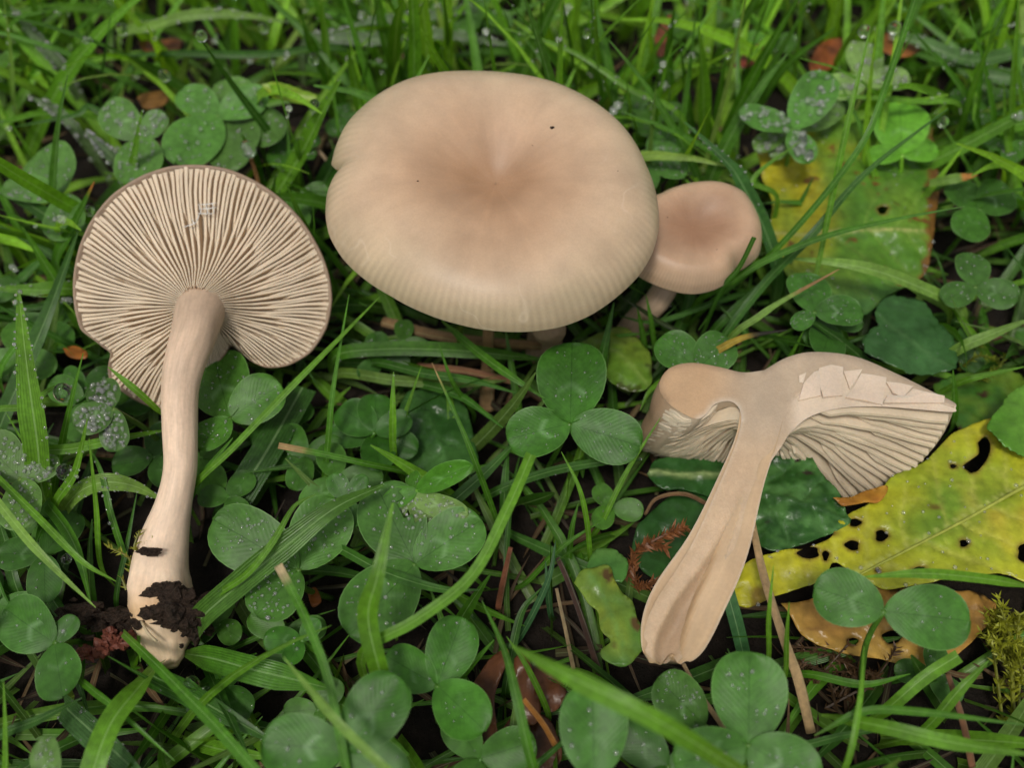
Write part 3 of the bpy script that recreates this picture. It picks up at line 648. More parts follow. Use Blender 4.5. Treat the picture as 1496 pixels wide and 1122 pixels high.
clover((437, 832), [(308, 758, 2.3, .66, .08), (492, 728, 2.3, .85, .05), (372, 900, 2.1, .95, .05)], 'dewy clover leaf crossed by the broad folded grass blade', z=2.0, drops=60, dr=.016, shade=(0.059, 0.159, 0.022))
clover((606, 824), [(548, 708, 2.4, .80, .12, (.33, .62, .20)), (702, 758, 2.5, .80, .1), (512, 925, 2.3, .80, .08)], 'clover leaf with a bite eaten out of one leaflet', z=2.1, drops=34, dr=.018, shade=(0.055, 0.153, 0.022))
clover((639, 1002), [(676, 902, 2.4, .80, .1), (562, 958, 2.2, .78, .2), (708, 1068, 2.3, .85, .2)], 'bright green clover leaf beside the brown dead leaves', z=2.1, drops=7, dr=.014, shade=(0.047, 0.159, 0.014))
clover((505, 1098), [(582, 990, 3.4, .80, .1), (382, 1085, 3.2, .80, .1), (590, 1150, 3.0, .9, .1)], 'large blurred clover leaf in front of the uprooted stem base', z=3.0, drops=8, dr=.018, shade=(0.042, 0.136, 0.014))
clover((868, 1140), [(866, 1000, 3.4, .84, .08), (800, 1190, 3, .9, .1), (950, 1190, 3, .9, .1)], 'large clover leaflet under the long blurred foreground blade', z=3.0, drops=8, dr=.02, shade=(0.049, 0.153, 0.018))
clover((1093, 1088), [(1096, 952, 3.1, .93, .05), (1195, 1150, 2.9, .95, .08), (985, 1118, 2.6, .8, .1)], 'round clover leaf beside the dry bent stalk', z=2.7, drops=20, dr=.016, shade=(0.049, 0.147, 0.018))
clover((1030, 1062), [(962, 990, 2.3, .85, .08), (1060, 1120, 2.0, .8, .1), (985, 1090, 2.0, .8, .1)], 'dewy clover leaf below the tip of the halved stem', z=2.0, drops=40, dr=.014, shade=(0.059, 0.147, 0.024))
clover((1291, 893), [(1190, 858, 3.1, .88, .08), (1422, 908, 3.1, .82, .06)], 'pair of clover leaflets held over the yellow leaf', z=3.0, drops=12, dr=.013, shade=(0.045, 0.136, 0.018), foot=(1262, 1030))
clover((1431, 306), [(1390, 265, 2.2, .95, .05), (1478, 272, 2.2, .9, .05), (1408, 346, 2.1, .9, .05)], 'small round clover leaf by the orange-tipped blade', z=2.1, drops=6, dr=.012)
clover((1425, 419), [(1418, 367, 2.2, 1.1, .05), (1488, 436, 2.2, .9, .05), (1378, 438, 2.0, .75, .05)], 'clover leaf with frayed edges right of the torn leaf', z=2.0, drops=14, dr=.014, shade=(0.055, 0.142, 0.024))
clover((1190, 456), [(1176, 395, 2.4, .95, .05), (1262, 452, 2.4, .80, .1), (1158, 478, 2.3, .65, .1)], 'dewy clover leaf in front of the torn yellow-green leaf', z=2.3, drops=40, dr=.010, shade=(0.045, 0.136, 0.018))
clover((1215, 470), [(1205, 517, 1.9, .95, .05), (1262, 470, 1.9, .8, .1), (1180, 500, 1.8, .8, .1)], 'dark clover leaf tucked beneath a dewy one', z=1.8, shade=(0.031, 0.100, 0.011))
clover((1018, 540), [(966, 490, 2.4, .95, .1), (1066, 494, 2.4, .95, .1), (1020, 580, 1.9, .7, .2)], 'pale-veined clover leaf behind the halved cap', z=2.2, drops=40, dr=.011, shade=(0.049, 0.147, 0.018))
clover((1157, 188), [(1082, 160, 3.3, .55, .2), (1212, 105, 3.5, .62, .2), (1182, 234, 2.8, .7, .1)], 'clover leaf loaded with dewdrops near the orange dead leaf', z=2.9, drops=36, dr=0.041, shade=(0.083, 0.223, 0.035))
clover((1152, 190), [(1102, 214, 2.5, .5, .1), (1230, 140, 2.6, .55, .2), (1130, 230, 2.2, .7, .1)], 'greyish dewy clover leaf beneath the dew-loaded one', z=2.5, drops=20, dr=0.041, shade=(0.131, 0.248, 0.056))
clover((1318, 225), [(1315, 145, 2.7, .95, .05), (1370, 215, 2.3, .8, .1), (1270, 225, 2.2, .8, .1)], 'bright plain clover leaf above the torn leaf', z=2.2, shade=(0.111, 0.314, 0.022))
clover((1265, 120), [(1262, 55, 3, .8, .1), (1330, 110, 2.8, .8, .1), (1205, 130, 2.6, .7, .1)], 'pale grey-green dewy clover leaf among orange litter', z=2.6, drops=30, dr=0.041, shade=(0.186, 0.314, 0.085))
clover((92, 285), [(3, 268, 2.4, .62, .1), (95, 345, 2.2, .8, .1), (60, 215, 2.3, .8, .1)], 'blue-green dewy clover leaf left of the gilled cap', z=2.2, drops=40, dr=0.027, shade=(0.091, 0.206, 0.043))
clover((205, 200), [(150, 150, 3, .8, .1), (240, 165, 3, .8, .1), (200, 265, 2.6, .8, .1)], 'dewy clover leaf behind the gilled cap', z=2.6, drops=40, dr=0.027, shade=(0.091, 0.214, 0.038))
clover((318, 168), [(255, 232, 2.6, .75, .05), (390, 135, 2.8, .75, .1), (262, 128, 2.8, .8, .1)], 'wide soft clover leaf behind the gilled cap', z=2.5, drops=26, dr=0.027, shade=(0.083, 0.214, 0.035))
clover((355, 165), [(330, 240, 2.4, .7, .1), (408, 200, 2.5, .7, .1), (330, 110, 2.5, .8, .1)], 'second soft clover leaf behind the gilled cap', z=2.3, drops=20, dr=0.027, shade=(0.091, 0.199, 0.038))
clover((80, 940), [(2, 890, 2.0, .9, .1), (90, 1020, 1.8, .9, .1), (110, 900, 1.9, .8, .1)], 'round glossy clover leaf left of the soil-caked base', z=1.8, drops=4, shade=(0.037, 0.118, 0.012))
clover((75, 1150), [(62, 1078, 2.8, .75, .1), (130, 1170, 2.6, .8, .1), (10, 1150, 2.6, .8, .1)], 'pale dewy clover leaflet at the foot of the pale grass', z=2.6, drops=30, dr=.014, shade=(0.099, 0.201, 0.040))
clover((165, 598), [(108, 622, 2.6, .95, .1), (140, 555, 2.5, .8, .1), (170, 660, 2.2, .8, .1)], 'leaf covered in rows of dewdrops below the gilled cap', z=2.5, drops=70, dr=.026, shade=(0.061, 0.136, 0.027))
clover((30, 700), [(-30, 640, 2.4, .9, .1), (85, 670, 2.2, .8, .1), (30, 770, 2.2, .8, .1)], 'grey dewy clover leaf behind the broad wet blade', z=2.1, drops=70, dr=.02, shade=(0.087, 0.177, 0.037))
clover((610, 716), [(684, 680, 3.2, .38, .6), (600, 690, 2.2, .6, .2), (560, 735, 2.2, .6, .2)], 'clover leaf with one folded bright leaflet', z=2.4, drops=8, dr=.01, shade=(0.068, 0.212, 0.018))
clover((598, 726), [(682, 752, 2.5, .40, .2), (640, 775, 2.2, .6, .2), (560, 760, 2.0, .7, .2)], 'silvery dewy clover leaflet beside the folded one', z=2.3, drops=50, dr=.018, shade=(0.124, 0.212, 0.053))
clover((505, 730), [(485, 692, 2.2, .8, .1), (535, 695, 2.2, .6, .1), (520, 770, 2, .7, .1)], 'half hidden clover leaf behind the folded blade', z=2.0, drops=8, dr=.012, shade=(0.049, 0.153, 0.018))
clover((440, 935), [(385, 935, 1.8, .8, .1), (465, 905, 1.8, .8, .1), (420, 970, 1.7, .8, .1)], 'low glossy clover leaf right of the soil-caked base', z=1.6, drops=3, shade=(0.037, 0.136, 0.010))
clover((955, 240), [(985, 185, 2.8, .8, .1), (1005, 250, 2.6, .8, .1), (930, 280, 2.4, .8, .1)], 'wet dark clover leaf between the two standing caps', z=2.5, drops=30, dr=0.020, shade=(0.066, 0.174, 0.029))
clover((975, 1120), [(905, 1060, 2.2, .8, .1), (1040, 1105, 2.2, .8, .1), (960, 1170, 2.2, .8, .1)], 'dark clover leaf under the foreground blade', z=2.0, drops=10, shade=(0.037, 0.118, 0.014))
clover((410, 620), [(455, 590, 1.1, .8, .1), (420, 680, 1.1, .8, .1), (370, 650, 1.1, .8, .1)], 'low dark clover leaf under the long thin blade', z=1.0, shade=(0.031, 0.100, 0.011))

# ------------------------------------------------------------------ broad leaves as puckered sheets with real holes
def sheet(name, out, zf, label, cat, colf, midrib=None, holes=(), step=.07, relief=.03, pucker=.05, seed=1, mat=None, crenate=0, group=None, drops=0, dr=.015, parent=None, side=11, thick=.02):
    """out, holes, midrib in picture px; zf(x,y cm)->z"""
    z0 = zf(0, 0) if callable(zf) else zf
    w2 = lambda pts: np.array([at(x, y, z0)[:2] for x, y in pts])
    def closed(P, n): return crs(np.vstack([P, P[:1]]), n + 1)[:-1]
    O = w2(out); per = np.linalg.norm(np.diff(np.vstack([O, O[:1]]), axis=0), axis=1).sum(); n = max(24, int(per / (step * 1.0)))
    O = closed(O, n); c0 = O.mean(0)
    if crenate: O = c0 + (O - c0) * (1 + crenate * np.abs(np.sin(np.arange(n) / n * np.pi * side * 2)))[:, None]
    O += .02 * np.stack([vnoise(O, 4, seed), vnoise(O, 4, seed + 9)], 1)
    Hs = []
    for h in holes:
        if len(h) == 4 and not hasattr(h[0], '__len__'):
            a = np.linspace(0, 2*np.pi, 25)[:-1]; h = [(h[0] + h[2] * math.cos(t) * (1 + .2 * math.sin(3 * t + h[0])), h[1] + h[3] * math.sin(t)) for t in a]
        else: h = [tuple(q) for q in crs(np.array(list(h) + [h[0]], float), 40)[:-1]]
        Hs.append(w2(h))
    lo, hi = O.min(0), O.max(0); gx, gy = np.meshgrid(np.arange(lo[0], hi[0], step), np.arange(lo[1], hi[1], step))
    G = np.stack([gx.ravel(), gy.ravel()], 1) + (RNG.random((gx.size, 2)) - .5) * step * .5
    G = G[inside(G[:, 0], G[:, 1], O)]
    for H in Hs: G = G[~inside(G[:, 0], G[:, 1], H)]
    pts = [Vector(p) for p in O]; ed = [(i, (i + 1) % n) for i in range(n)]; b = n
    for H in Hs:
        pts += [Vector(p) for p in H]; ed += [(b + i, b + (i + 1) % len(H)) for i in range(len(H))]; b += len(H)
    pts += [Vector(p) for p in G]
    vo, eo, fo, _, _, _ = delaunay_2d_cdt(pts, ed, [], 0, 1e-5)
    P = np.array([v[:] for v in vo]); Fk = []
    cen = np.array([P[list(f)].mean(0) for f in fo]); ok = inside(cen[:, 0], cen[:, 1], O)
    for H in Hs: ok &= ~inside(cen[:, 0], cen[:, 1], H)
    Fk = [tuple(f) for f, k in zip(fo, ok) if k]
    # veins: distance to midrib and to side veins
    vein = np.zeros(len(P)); rib = np.zeros(len(P)); sgn = np.zeros(len(P)); dm = np.full(len(P), 9.0)
    if midrib is not None:
        R = crs(w2(midrib), 40); d = np.linalg.norm(P[:, None] - R[None], axis=2); k = d.argmin(1); dm = d.min(1)
        T = np.gradient(R, axis=0); T /= np.linalg.norm(T, axis=1)[:, None]; rel = P - R[k]; cr = T[k, 0] * rel[:, 1] - T[k, 1] * rel[:, 0]
        arc = np.concatenate([[0], np.cumsum(np.linalg.norm(np.diff(R, axis=0), axis=1))])[k] + (rel * T[k]).sum(1)
        rib = np.exp(-(dm / .05) ** 2)
        ph = (arc - .75 * dm + .12 * vnoise(P, 1.5, seed + 2) + .25 * (cr > 0)) / .8; f = np.abs(ph - np.round(ph)) * .8; vein = np.exp(-(f / .045) ** 2) * np.exp(-dm / 3)
    cell = np.abs(vnoise(P, 3.2, seed + 3)); net = np.exp(-(cell / .07) ** 2)
    z = (np.array([zf(x, y) for x, y in P]) if callable(zf) else np.full(len(P), zf)) + pucker * (vnoise(P, .9, seed + 4) + .6 * vnoise(P, 2.1, seed + 5) + .3 * vnoise(P, 4.5, seed + 8) + .18 * vnoise(P, 9, seed + 11)) - relief * (vein + .35 * net) + relief * .6 * rib
    # move along the line of sight difference is not needed: sheet keeps its ground plan
    C = np.array(colf(P, dm, rib, vein, net)); V = np.column_stack([P, z])
    if Hs:                                    # browned lips round the holes
        hd = np.min([np.linalg.norm(P[:, None] - H[None], axis=2).min(1) for H in Hs], axis=0); C = mixc(C, (.20, .12, .03), .75 * np.exp(-(hd / .05) ** 2)); V[:, 2] -= .03 * np.exp(-(hd / .06) ** 2)
    # paper thin in life: a real second side, a fraction of a millimetre below
    nV = len(V); bnd = {}
    for f in Fk:
        for i in range(3):
            e = (f[i], f[(i + 1) % 3]); bnd[e] = bnd.get(e, 0) + 1
    rim = [e for e in bnd if (e[1], e[0]) not in bnd]
    V2 = np.vstack([V, V - (0, 0, thick)]); F2 = Fk + [tuple(i + nV for i in f[::-1]) for f in Fk] + [(b_, a_, a_ + nV, b_ + nV) for a_, b_ in rim]
    C2 = np.vstack([C, C * .9])
    o = mk(name, V2, F2, mat or M['leaf'], parent, C2, V2[:, :2])
    if parent is None: tag(o, label, cat, group)
    if drops:
        idx = RNG.choice(nV, drops); dew(V[idx], np.tile((0, 0, 1.0), (drops, 1)) + .2 * (RNG.random((drops, 3)) - .5), dr * (.7 + RNG.random(drops) ** 3), o)
    return o, P, V
def mixc(a, b, t): t = np.clip(t, 0, 1)[:, None]; return np.asarray(a) * (1 - t) + np.asarray(b) * t
def sstep(x, a, b): t = np.clip((x - a) / (b - a), 0, 1); return t * t * (3 - 2 * t)
def cf(base, alt, nf=.8, rib=(.4, .5, .2), veinc=None, spots=0.0, spotc=(.05, .025, .015), seed=1, bias=0, ve=.35):
    def f(P, dm, r, v, net):
        c = mixc(base, alt, .5 + bias + .8 * vnoise(P, nf, seed) + .4 * vnoise(P, nf * 2.7, seed + 1))
        c = mixc(c, veinc if veinc is not None else np.asarray(base) * 1.5, ve * v + ve * .4 * net); c = mixc(c, rib, .8 * r)
        if spots: c = mixc(c, spotc, sstep(vnoise(P, 2.3, seed + 7) + .35 * vnoise(P, 7, seed + 8), 1 - spots, 1.08 - spots))
        return c
    return f
z7 = lambda pts: [(1090 + x / 2.806, 600 + y / 2.806) for x, y in pts]
h7 = lambda hs: [(1090 + x / 2.806, 600 + y / 2.806, rx / 2.806, ry / 2.806) for x, y, rx, ry in hs]
z8 = lambda pts: [(1060 + x / 2.438, 100 + y / 2.438) for x, y in pts]

def ycol(P, dm, r, v, net):
    q = np.stack(proj(np.column_stack([P, np.full(len(P), 1.2)]))[:2], 1)
    c = mixc((.46, .44, .022), (.16, .28, .026), .6 - .32 * dm + .55 * vnoise(P, .5, 51) + .25 * vnoise(P, 1.7, 52))
    c = mixc(c, (.52, .40, .04), sstep(vnoise(P, .7, 53) + .3 * vnoise(P, 3, 54), .25, .9) * .7)
    c = mixc(c, (.56, .56, .12), .42 * v + .2 * net); c = mixc(c, (.48, .52, .14), .85 * r)
    brown = sstep(vnoise(P, 1.6, 55) + .5 * vnoise(P, 4.5, 56), .9, 1.1) + sstep(1300 - q[:, 0] + 60 * vnoise(P, 2, 57), 40, 160) * sstep(vnoise(P, 2.2, 58), .1, .5)
    return mixc(c, (.16, .075, .02), brown * .8)
o, _, _ = sheet('yellow_leaf', z7([(405,452),(470,425),(520,382),(560,322),(700,250),(800,150),(880,115),(1000,86),(1139,78),(1320,110),(1430,330),(1350,600),(1150,760),(1010,720),(900,725),(700,745),(550,765),(420,705),(340,655),(300,705),(230,750),(100,785),(0,822),(-60,800),(-70,740),(0,645),(120,610),(230,600),(320,560),(345,500)]),
      lambda x, y: 1.05 + .06 * (x - 4) + .05 * math.sin(y * 1.1), 'large wet yellow-green leaf full of holes beneath the halved mushroom', 'leaf', ycol, midrib=z7([(380, 720), (520, 650), (860, 480), (1139, 330), (1400, 250)]),
      holes=[z7([(905,185),(935,160),(955,195),(942,250),(900,302),(868,300),(848,276),(885,248),(908,228)])] + h7([(525,550,24,24),(410,588,30,20),(843,595,18,14),(1088,638,38,38),(420,496,24,17),(675,690,24,12),(235,618,42,24),(300,632,14,20),(808,276,12,10),(512,690,8,7)]),
      step=.065, relief=.035, pucker=.06, seed=5, drops=90, dr=.02)
V, F, uv = tube(np.array([[*at(x, y, 1.2)[:2], 1.115 + .06 * (at(x, y, 1.2)[0] - 4) + .05 * math.sin(at(x, y, 1.2)[1] * 1.1)] for x, y in crs(z7([(400, 712), (520, 650), (860, 480), (1139, 330), (1380, 255)]), 24)]), np.linspace(.012, .045, 24), 8)
mk('midrib', V, F, M['leaf'], o, (.40, .44, .08), uv)
sheet('brown_leaf', z7([(140,795),(230,785),(400,735),(600,735),(900,735),(1030,790),(1000,870),(930,950),(850,1010),(700,1055),(540,1010),(400,1000),(260,940),(200,880)]), .8, 'rotting tan leaf with dark patches under the yellow leaf', 'leaf',
      cf((.52, .36, .07), (.40, .22, .05), .7, (.2, .1, .03), (.3, .17, .04), .36, (.035, .018, .01), 61), midrib=z7([(250, 900), (620, 850), (1020, 790)]), pucker=.12, relief=.04, seed=6, holes=h7([(440, 945, 22, 18), (600, 930, 40, 26)]))
sheet('curled_scrap', z7([(355,355),(430,345),(520,310),(585,305),(575,345),(540,372),(470,372),(400,385)]), 1.45, 'orange curled leaf scrap under the rim of the halved cap', 'leaf', cf((.50, .26, .03), (.28, .10, .02), 1.5, seed=63, spots=.4), pucker=.12, seed=7)
def gcol(P, dm, r, v, net):
    q = np.stack(proj(np.column_stack([P, np.full(len(P), 1.6)]))[:2], 1)
    t = sstep(1225 - q[:, 0] + 60 * vnoise(P, 1.4, 71), -20, 110) * sstep(390 - q[:, 1], -20, 60)
    c = mixc((.085, .21, .022), (.15, .26, .025), .5 + .7 * vnoise(P, 1.2, 72)); c = mixc(c, (.38, .34, .02), t)
    c = mixc(c, (.055, .15, .035), sstep(q[:, 1], 385, 440)); c = mixc(c, (.24, .34, .07), .35 * v + .1 * net); c = mixc(c, (.42, .42, .15), .9 * r)
    return mixc(c, (.16, .08, .02), sstep(vnoise(P, 2.3, 74) + .5 * vnoise(P, 6.1, 75) + .3 * vnoise(P, 12, 77), .85, 1.05) + sstep(q[:, 0] + 6 * vnoise(P, 5, 76), 1349, 1357))
sheet('torn_leaf', z8([(90,380),(140,345),(230,320),(280,295),(400,272),(520,262),(600,272),(690,282),(705,330),(722,400),(730,500),(722,600),(712,680),(700,750),(640,790),(560,830),(490,880),(400,865),(300,830),(220,780),(170,700),(150,600),(150,520),(110,450)]),
      lambda x, y: 1.45 + .12 * (y - 2.2), 'puckered yellow-green leaf torn off along one edge behind the small mushroom', 'leaf', gcol, midrib=z8([(120, 622), (300, 626), (500, 622), (725, 628)]), step=.065, relief=.05, pucker=.1, seed=8, holes=[(1279, 329, 7, 5)], drops=70, dr=.02)
sheet('crinkled_leaf', z8([(490,965),(525,925),(548,915),(535,865),(570,818),(630,806),(700,826),(740,880),(790,930),(820,1010),(815,1065),(740,1078),(660,1080),(580,1050),(505,1012)]),
      1.7, 'dark green scallop-edged leaf behind the halved cap', 'leaf', cf((.03, .095, .022), (.045, .125, .035), 1.2, (.07, .16, .05), (.06, .15, .05), seed=81, ve=.25), midrib=z8([(520, 850), (640, 960), (800, 1060)]), crenate=.035, side=14, pucker=.09, relief=.03, seed=9, drops=10, dr=.012)
z6 = lambda pts: [(900 + x / 2.66, 700 + y / 2.66) for x, y in pts]
o, Pd, Vd = sheet('hairy_leaf', z6([(520,70),(570,0),(620,-70),(690,-60),(760,35),(812,90),(845,150),(868,200),(876,216),(862,230),(800,262),(700,300),(600,322),(540,300),(505,240)]), lambda x, y: 1.35 + .10 * (x - 4.2) - .35 * abs(y - .27 * x + 2.7) * .3,
      'dark glossy hairy leaf with pale blisters under the halved stem', 'leaf', cf((.022, .08, .013), (.08, .20, .05), 4.5, (.03, .09, .02), (.09, .22, .06), .34, (.035, .02, .02), 91, bias=-.2), midrib=z6([(560, 110), (700, 150), (874, 214)]), pucker=.09, relief=.05, seed=10, step=.045)
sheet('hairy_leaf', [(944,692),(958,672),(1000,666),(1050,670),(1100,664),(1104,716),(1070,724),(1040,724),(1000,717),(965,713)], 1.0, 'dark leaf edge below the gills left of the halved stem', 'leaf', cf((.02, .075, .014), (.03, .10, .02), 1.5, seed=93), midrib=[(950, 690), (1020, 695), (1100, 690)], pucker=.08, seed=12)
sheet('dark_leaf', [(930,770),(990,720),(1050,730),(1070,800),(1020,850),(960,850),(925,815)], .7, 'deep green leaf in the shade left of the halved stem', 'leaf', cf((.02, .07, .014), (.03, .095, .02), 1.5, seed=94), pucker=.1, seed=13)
sheet('lobed_leaf', [(839,851),(849,835),(865,829),(891,826),(899,848),(908,864),(923,877),(930,903),(943,928),(933,957),(913,975),(884,967),(878,951),(893,938),(879,922),(875,896),(859,880)], 1.4, 'pale green lobed leaf yellowing beside the halved stem tip', 'leaf', cf((.085, .20, .03), (.22, .27, .03), 1.2, (.12, .24, .05), (.13, .26, .06), .33, (.10, .06, .02), 95), midrib=[(862, 840), (890, 890), (915, 965)], pucker=.05, seed=14)
sheet('lobed_leaf', [(862,818),(875,802),(895,801),(905,808),(916,818),(917,834),(908,850),(890,848),(872,842),(860,836)], 1.2, 'small round scalloped leaf above the lobed leaf', 'leaf', cf((.06, .17, .03), (.09, .21, .04), 2, seed=96), crenate=.06, side=7, pucker=.04, seed=15)
sheet('rough_leaf', [(578,610),(596,575),(645,565),(678,590),(692,640),(694,690),(640,702),(590,692)], .9, 'dark rough wrinkled leaf lying below the large cap', 'leaf', cf((.026, .085, .016), (.05, .13, .03), 2, (.06, .15, .04), (.07, .16, .05), seed=97), midrib=[(600, 570), (640, 640), (660, 700)], pucker=.10, relief=.06, seed=16)
z9 = lambda pts: [(620 + x / 3.74, 440 + y / 3.74) for x, y in pts]
sheet('mottled_leaf', z9([(850,225),(920,190),(1000,150),(1100,140),(1200,250),(1240,330),(1240,450),(1180,490),(1080,470),(1000,420),(930,330)]), 1.1, 'yellow-green mottled leaf under the large cap near the small stem', 'leaf', cf((.10, .20, .02), (.17, .24, .03), 1.5, (.2, .3, .06), spots=.4, spotc=(.05, .07, .01), seed=98), midrib=z9([(900, 200), (1080, 310), (1220, 460)]), pucker=.07, seed=17)
sheet('small_yellow_leaf', [(381,121),(400,119),(428,126),(455,136),(463,144),(452,152),(425,148),(400,142)], 3.6, 'small bright yellow-green leaf among grass behind the gilled cap', 'leaf', cf((.16, .30, .02), (.24, .34, .02), 1.5, seed=99), midrib=[(381, 121), (420, 136), (463, 146)], pucker=.04, seed=18)
sheet('fringed_leaf', [(1366,560),(1400,545),(1450,540),(1500,560),(1510,620),(1440,640),(1400,622)], .8, 'ragged green leaf beside the tip of the halved cap', 'leaf', cf((.05, .15, .02), (.12, .2, .02), 1.5, seed=100, spots=.3), pucker=.1, seed=19, crenate=.05)
sheet('fringed_leaf', [(1440,625),(1470,585),(1500,565),(1530,600),(1510,660),(1470,650)], 1.7, 'bright toothed leaf above the large yellow leaf', 'leaf', cf((.08, .22, .02), (.11, .26, .03), 1.5, seed=101), pucker=.08, seed=20, crenate=.06)
# dead brown leaves and litter
for i, (pl, z, lb) in enumerate([([(690,1002),(712,968),(738,950),(742,968),(722,1020),(728,1085),(706,1082),(700,1040)], 1.1, 'folded brown dead leaf between clover leaves'),
        ([(733,1066),(757,1040),(800,1050),(820,1112),(765,1128),(737,1100)], .8, 'dark reddish dead leaf under the crossing blades'),
        ([(768,955),(810,982),(828,1012),(806,1042),(782,1005)], 1.0, 'glossy red-brown dead leaf under the foreground blade'),
        ([(752,965),(768,960),(790,1040),(770,1060),(752,1010)], .9, 'narrow dark dead leaf between two brown ones')]):
    sheet('dead_leaf', pl, z, lb, 'dead leaf', cf((.13, .05, .022), (.05, .022, .012), 2.0, seed=110 + i), pucker=.16, seed=21 + i)
for i, (pl, z, c, lb) in enumerate([([(1180,95),(1200,62),(1232,55),(1225,85),(1205,106),(1188,108)], 2.4, (.24, .07, .02), 'rust-orange dead leaf piece near the dew-loaded clover'),
        ([(1280,62),(1300,46),(1345,66),(1325,80),(1296,76)], 2.4, (.30, .11, .03), 'orange dead leaf piece beside the pale clover'),
        ([(1070,98),(1085,80),(1115,58),(1120,72),(1095,98)], 2.2, (.22, .04, .025), 'red-brown dead leaf piece behind the broad upright blade'),
        ([(200,142),(225,130),(246,132),(240,150),(212,158)], 2.0, (.28, .14, .04), 'tan dead leaf piece behind the dewy clover'),
        ([(200,62),(230,55),(262,56),(255,74),(215,76)], 2.2, (.2, .07, .02), 'brown leaf litter under the arching wet blade'),
        ([(955,55),(975,20),(985,30),(975,75),(960,80)], 2.5, (.20, .06, .025), 'brown dead leaf behind the tall blades'),
        ([(450,862),(462,858),(470,878),(455,885)], .8, (.25, .08, .02), 'tiny rust scrap beside the dewy clover leaflet'),
        ([(90,508),(108,504),(126,512),(124,522),(100,520)], 1.5, (.34, .12, .02), 'orange dead grass scrap left of the gilled cap')]):
    sheet('leaf_scrap', pl, z, lb, 'dead leaf', cf(c, np.array(c) * .45, 3.0, seed=130 + i), pucker=.06, seed=31 + i, step=.08)

# ------------------------------------------------------------------ moss
def moss(pts, r, label, col, parent=None, name='moss_sprig', dens=26, lf=.14, seed=1):
    rg = np.random.default_rng(seed); parts = []
    for path in pts:
        P = crs(path, 14); Vt, Ft, ut = tube(P, np.linspace(r, r * .5, 14), 5); parts.append((Vt, Ft, np.array(col) * .7, ut))
        T, B, Nn = frames(P, (0, -.3, 1)); n = int(dens * np.linalg.norm(np.diff(P, axis=0), axis=1).sum()); V = []; F = []
        for k in range(n):
            i = rg.integers(0, 14); a = rg.uniform(0, 6.28); d = unit(np.cos(a) * B[i] + np.sin(a) * Nn[i] + .8 * T[i]); s = unit(np.cross(d, rg.normal(size=3))); l = lf * rg.uniform(.5, 1.2); p = P[i] + rg.normal(size=3) * r * .4
            b0 = len(V); V += [p - s * l * .13, p + s * l * .13, p + d * l * .55 + s * l * .1, p + d * l, p + d * l * .55 - s * l * .1]; F += [(b0, b0+1, b0+2, b0+3, b0+4)]
        V = np.array(V); parts.append((V, F, np.array(col) * (1 + .35 * rg.random((len(V), 1))), V[:, :2]))
    V, F, c, uv = join(parts); o = mk(name, V, F, M['moss'], parent, c, uv, smooth=False)
    if parent is None: tag(o, label, 'moss')
    return o
A = at
moss([[A(930,858,.4),A(925,815,.9),A(945,795,1.2),A(970,800,1.3)], [A(945,795,1.2),A(975,780,1.4),A(998,772,1.5)], [A(930,858,.5),A(960,850,.9),A(975,846,1)], [A(925,815,.9),A(918,840,.6)]], .035, 'reddish brown moss sprig left of the halved stem', (.22, .085, .03), dens=130, lf=.2, seed=2)
rgm = np.random.default_rng(5)
moss([[A(1440 + rgm.uniform(0, 60), 1060 - rgm.uniform(0, 150), .2), A(1445 + rgm.uniform(0, 60), 1000 - rgm.uniform(0, 100), .9), A(1440 + rgm.uniform(-10, 70), 960 - rgm.uniform(0, 90), 1.5)] for _ in range(14)], .03, 'yellow-green moss tuft at the edge of the tan leaf', (.24, .26, .02), dens=55, lf=.17, seed=3)
moss([[A(1225 + rgm.uniform(-60, 60), 1000 + rgm.uniform(-30, 40), .1), A(1230 + rgm.uniform(-70, 70), 985 + rgm.uniform(-30, 40), .6), A(1230 + rgm.uniform(-80, 80), 965 + rgm.uniform(-30, 40), .9)] for _ in range(9)], .03, 'brown withered moss below the tan leaf', (.11, .06, .028), dens=50, lf=.16, seed=4)
moss([[A(1400, 540, .6), A(1430, 520, 1.2), A(1460, 528, 1.3)], [A(1420, 560, .6), A(1450, 545, 1.1), A(1470, 520, 1.5)], [A(1405, 520, .5), A(1440, 500, 1.1)]], .03, 'greenish yellow moss patch right of the scallop-edged leaf', (.18, .22, .02), dens=60, lf=.16, seed=6)
moss([[A(198, 828, 1.4), A(205, 808, 1.75), A(196, 800, 1.9), A(203, 778, 2.0)], [A(192, 838, 1.4), A(188, 815, 1.7), A(160, 800, 1.8)], [A(205, 808, 1.75), A(225, 790, 1.9)], [A(185, 862, 1.3), A(178, 845, 1.4)]], .03, '', (.26, .27, .04), t_l, 'moss_sprig', 60, .13, 7)
# ------------------------------------------------------------------ single grass blades
GRASS = [(.065, .19, .014), (.09, .245, .016), (.05, .155, .014), (.125, .29, .02), (.04, .125, .014)]
DARK, MID, LIGHT, PALE = (.040, .128, .012), (.07, .205, .014), (.125, .30, .02), (.19, .34, .06)
def ribbon(P, hw, hint, fold=.25, roll=0.0):
    """blade folded along its middle: 5 verts across"""
    T, B, Nn = frames(P, hint)
    if np.any(roll):
        ro = np.asarray(roll) * np.ones(len(P)); c, s_ = np.cos(ro)[:, None], np.sin(ro)[:, None]; B, Nn = B * c + Nn * s_, Nn * c - B * s_
    us = np.array([-1, -.5, 0, .5, 1.0]); V = np.concatenate([(P + B * (hw * u)[:, None] + Nn * (fold * abs(u) * hw)[:, None])[:, None] for u in us], 1)
    return V.reshape(-1, 3), grid_faces(len(P), 5), np.stack([np.tile((us + 1) / 2, len(P)), np.repeat(np.linspace(0, 1, len(P)), 5)], 1), B, Nn
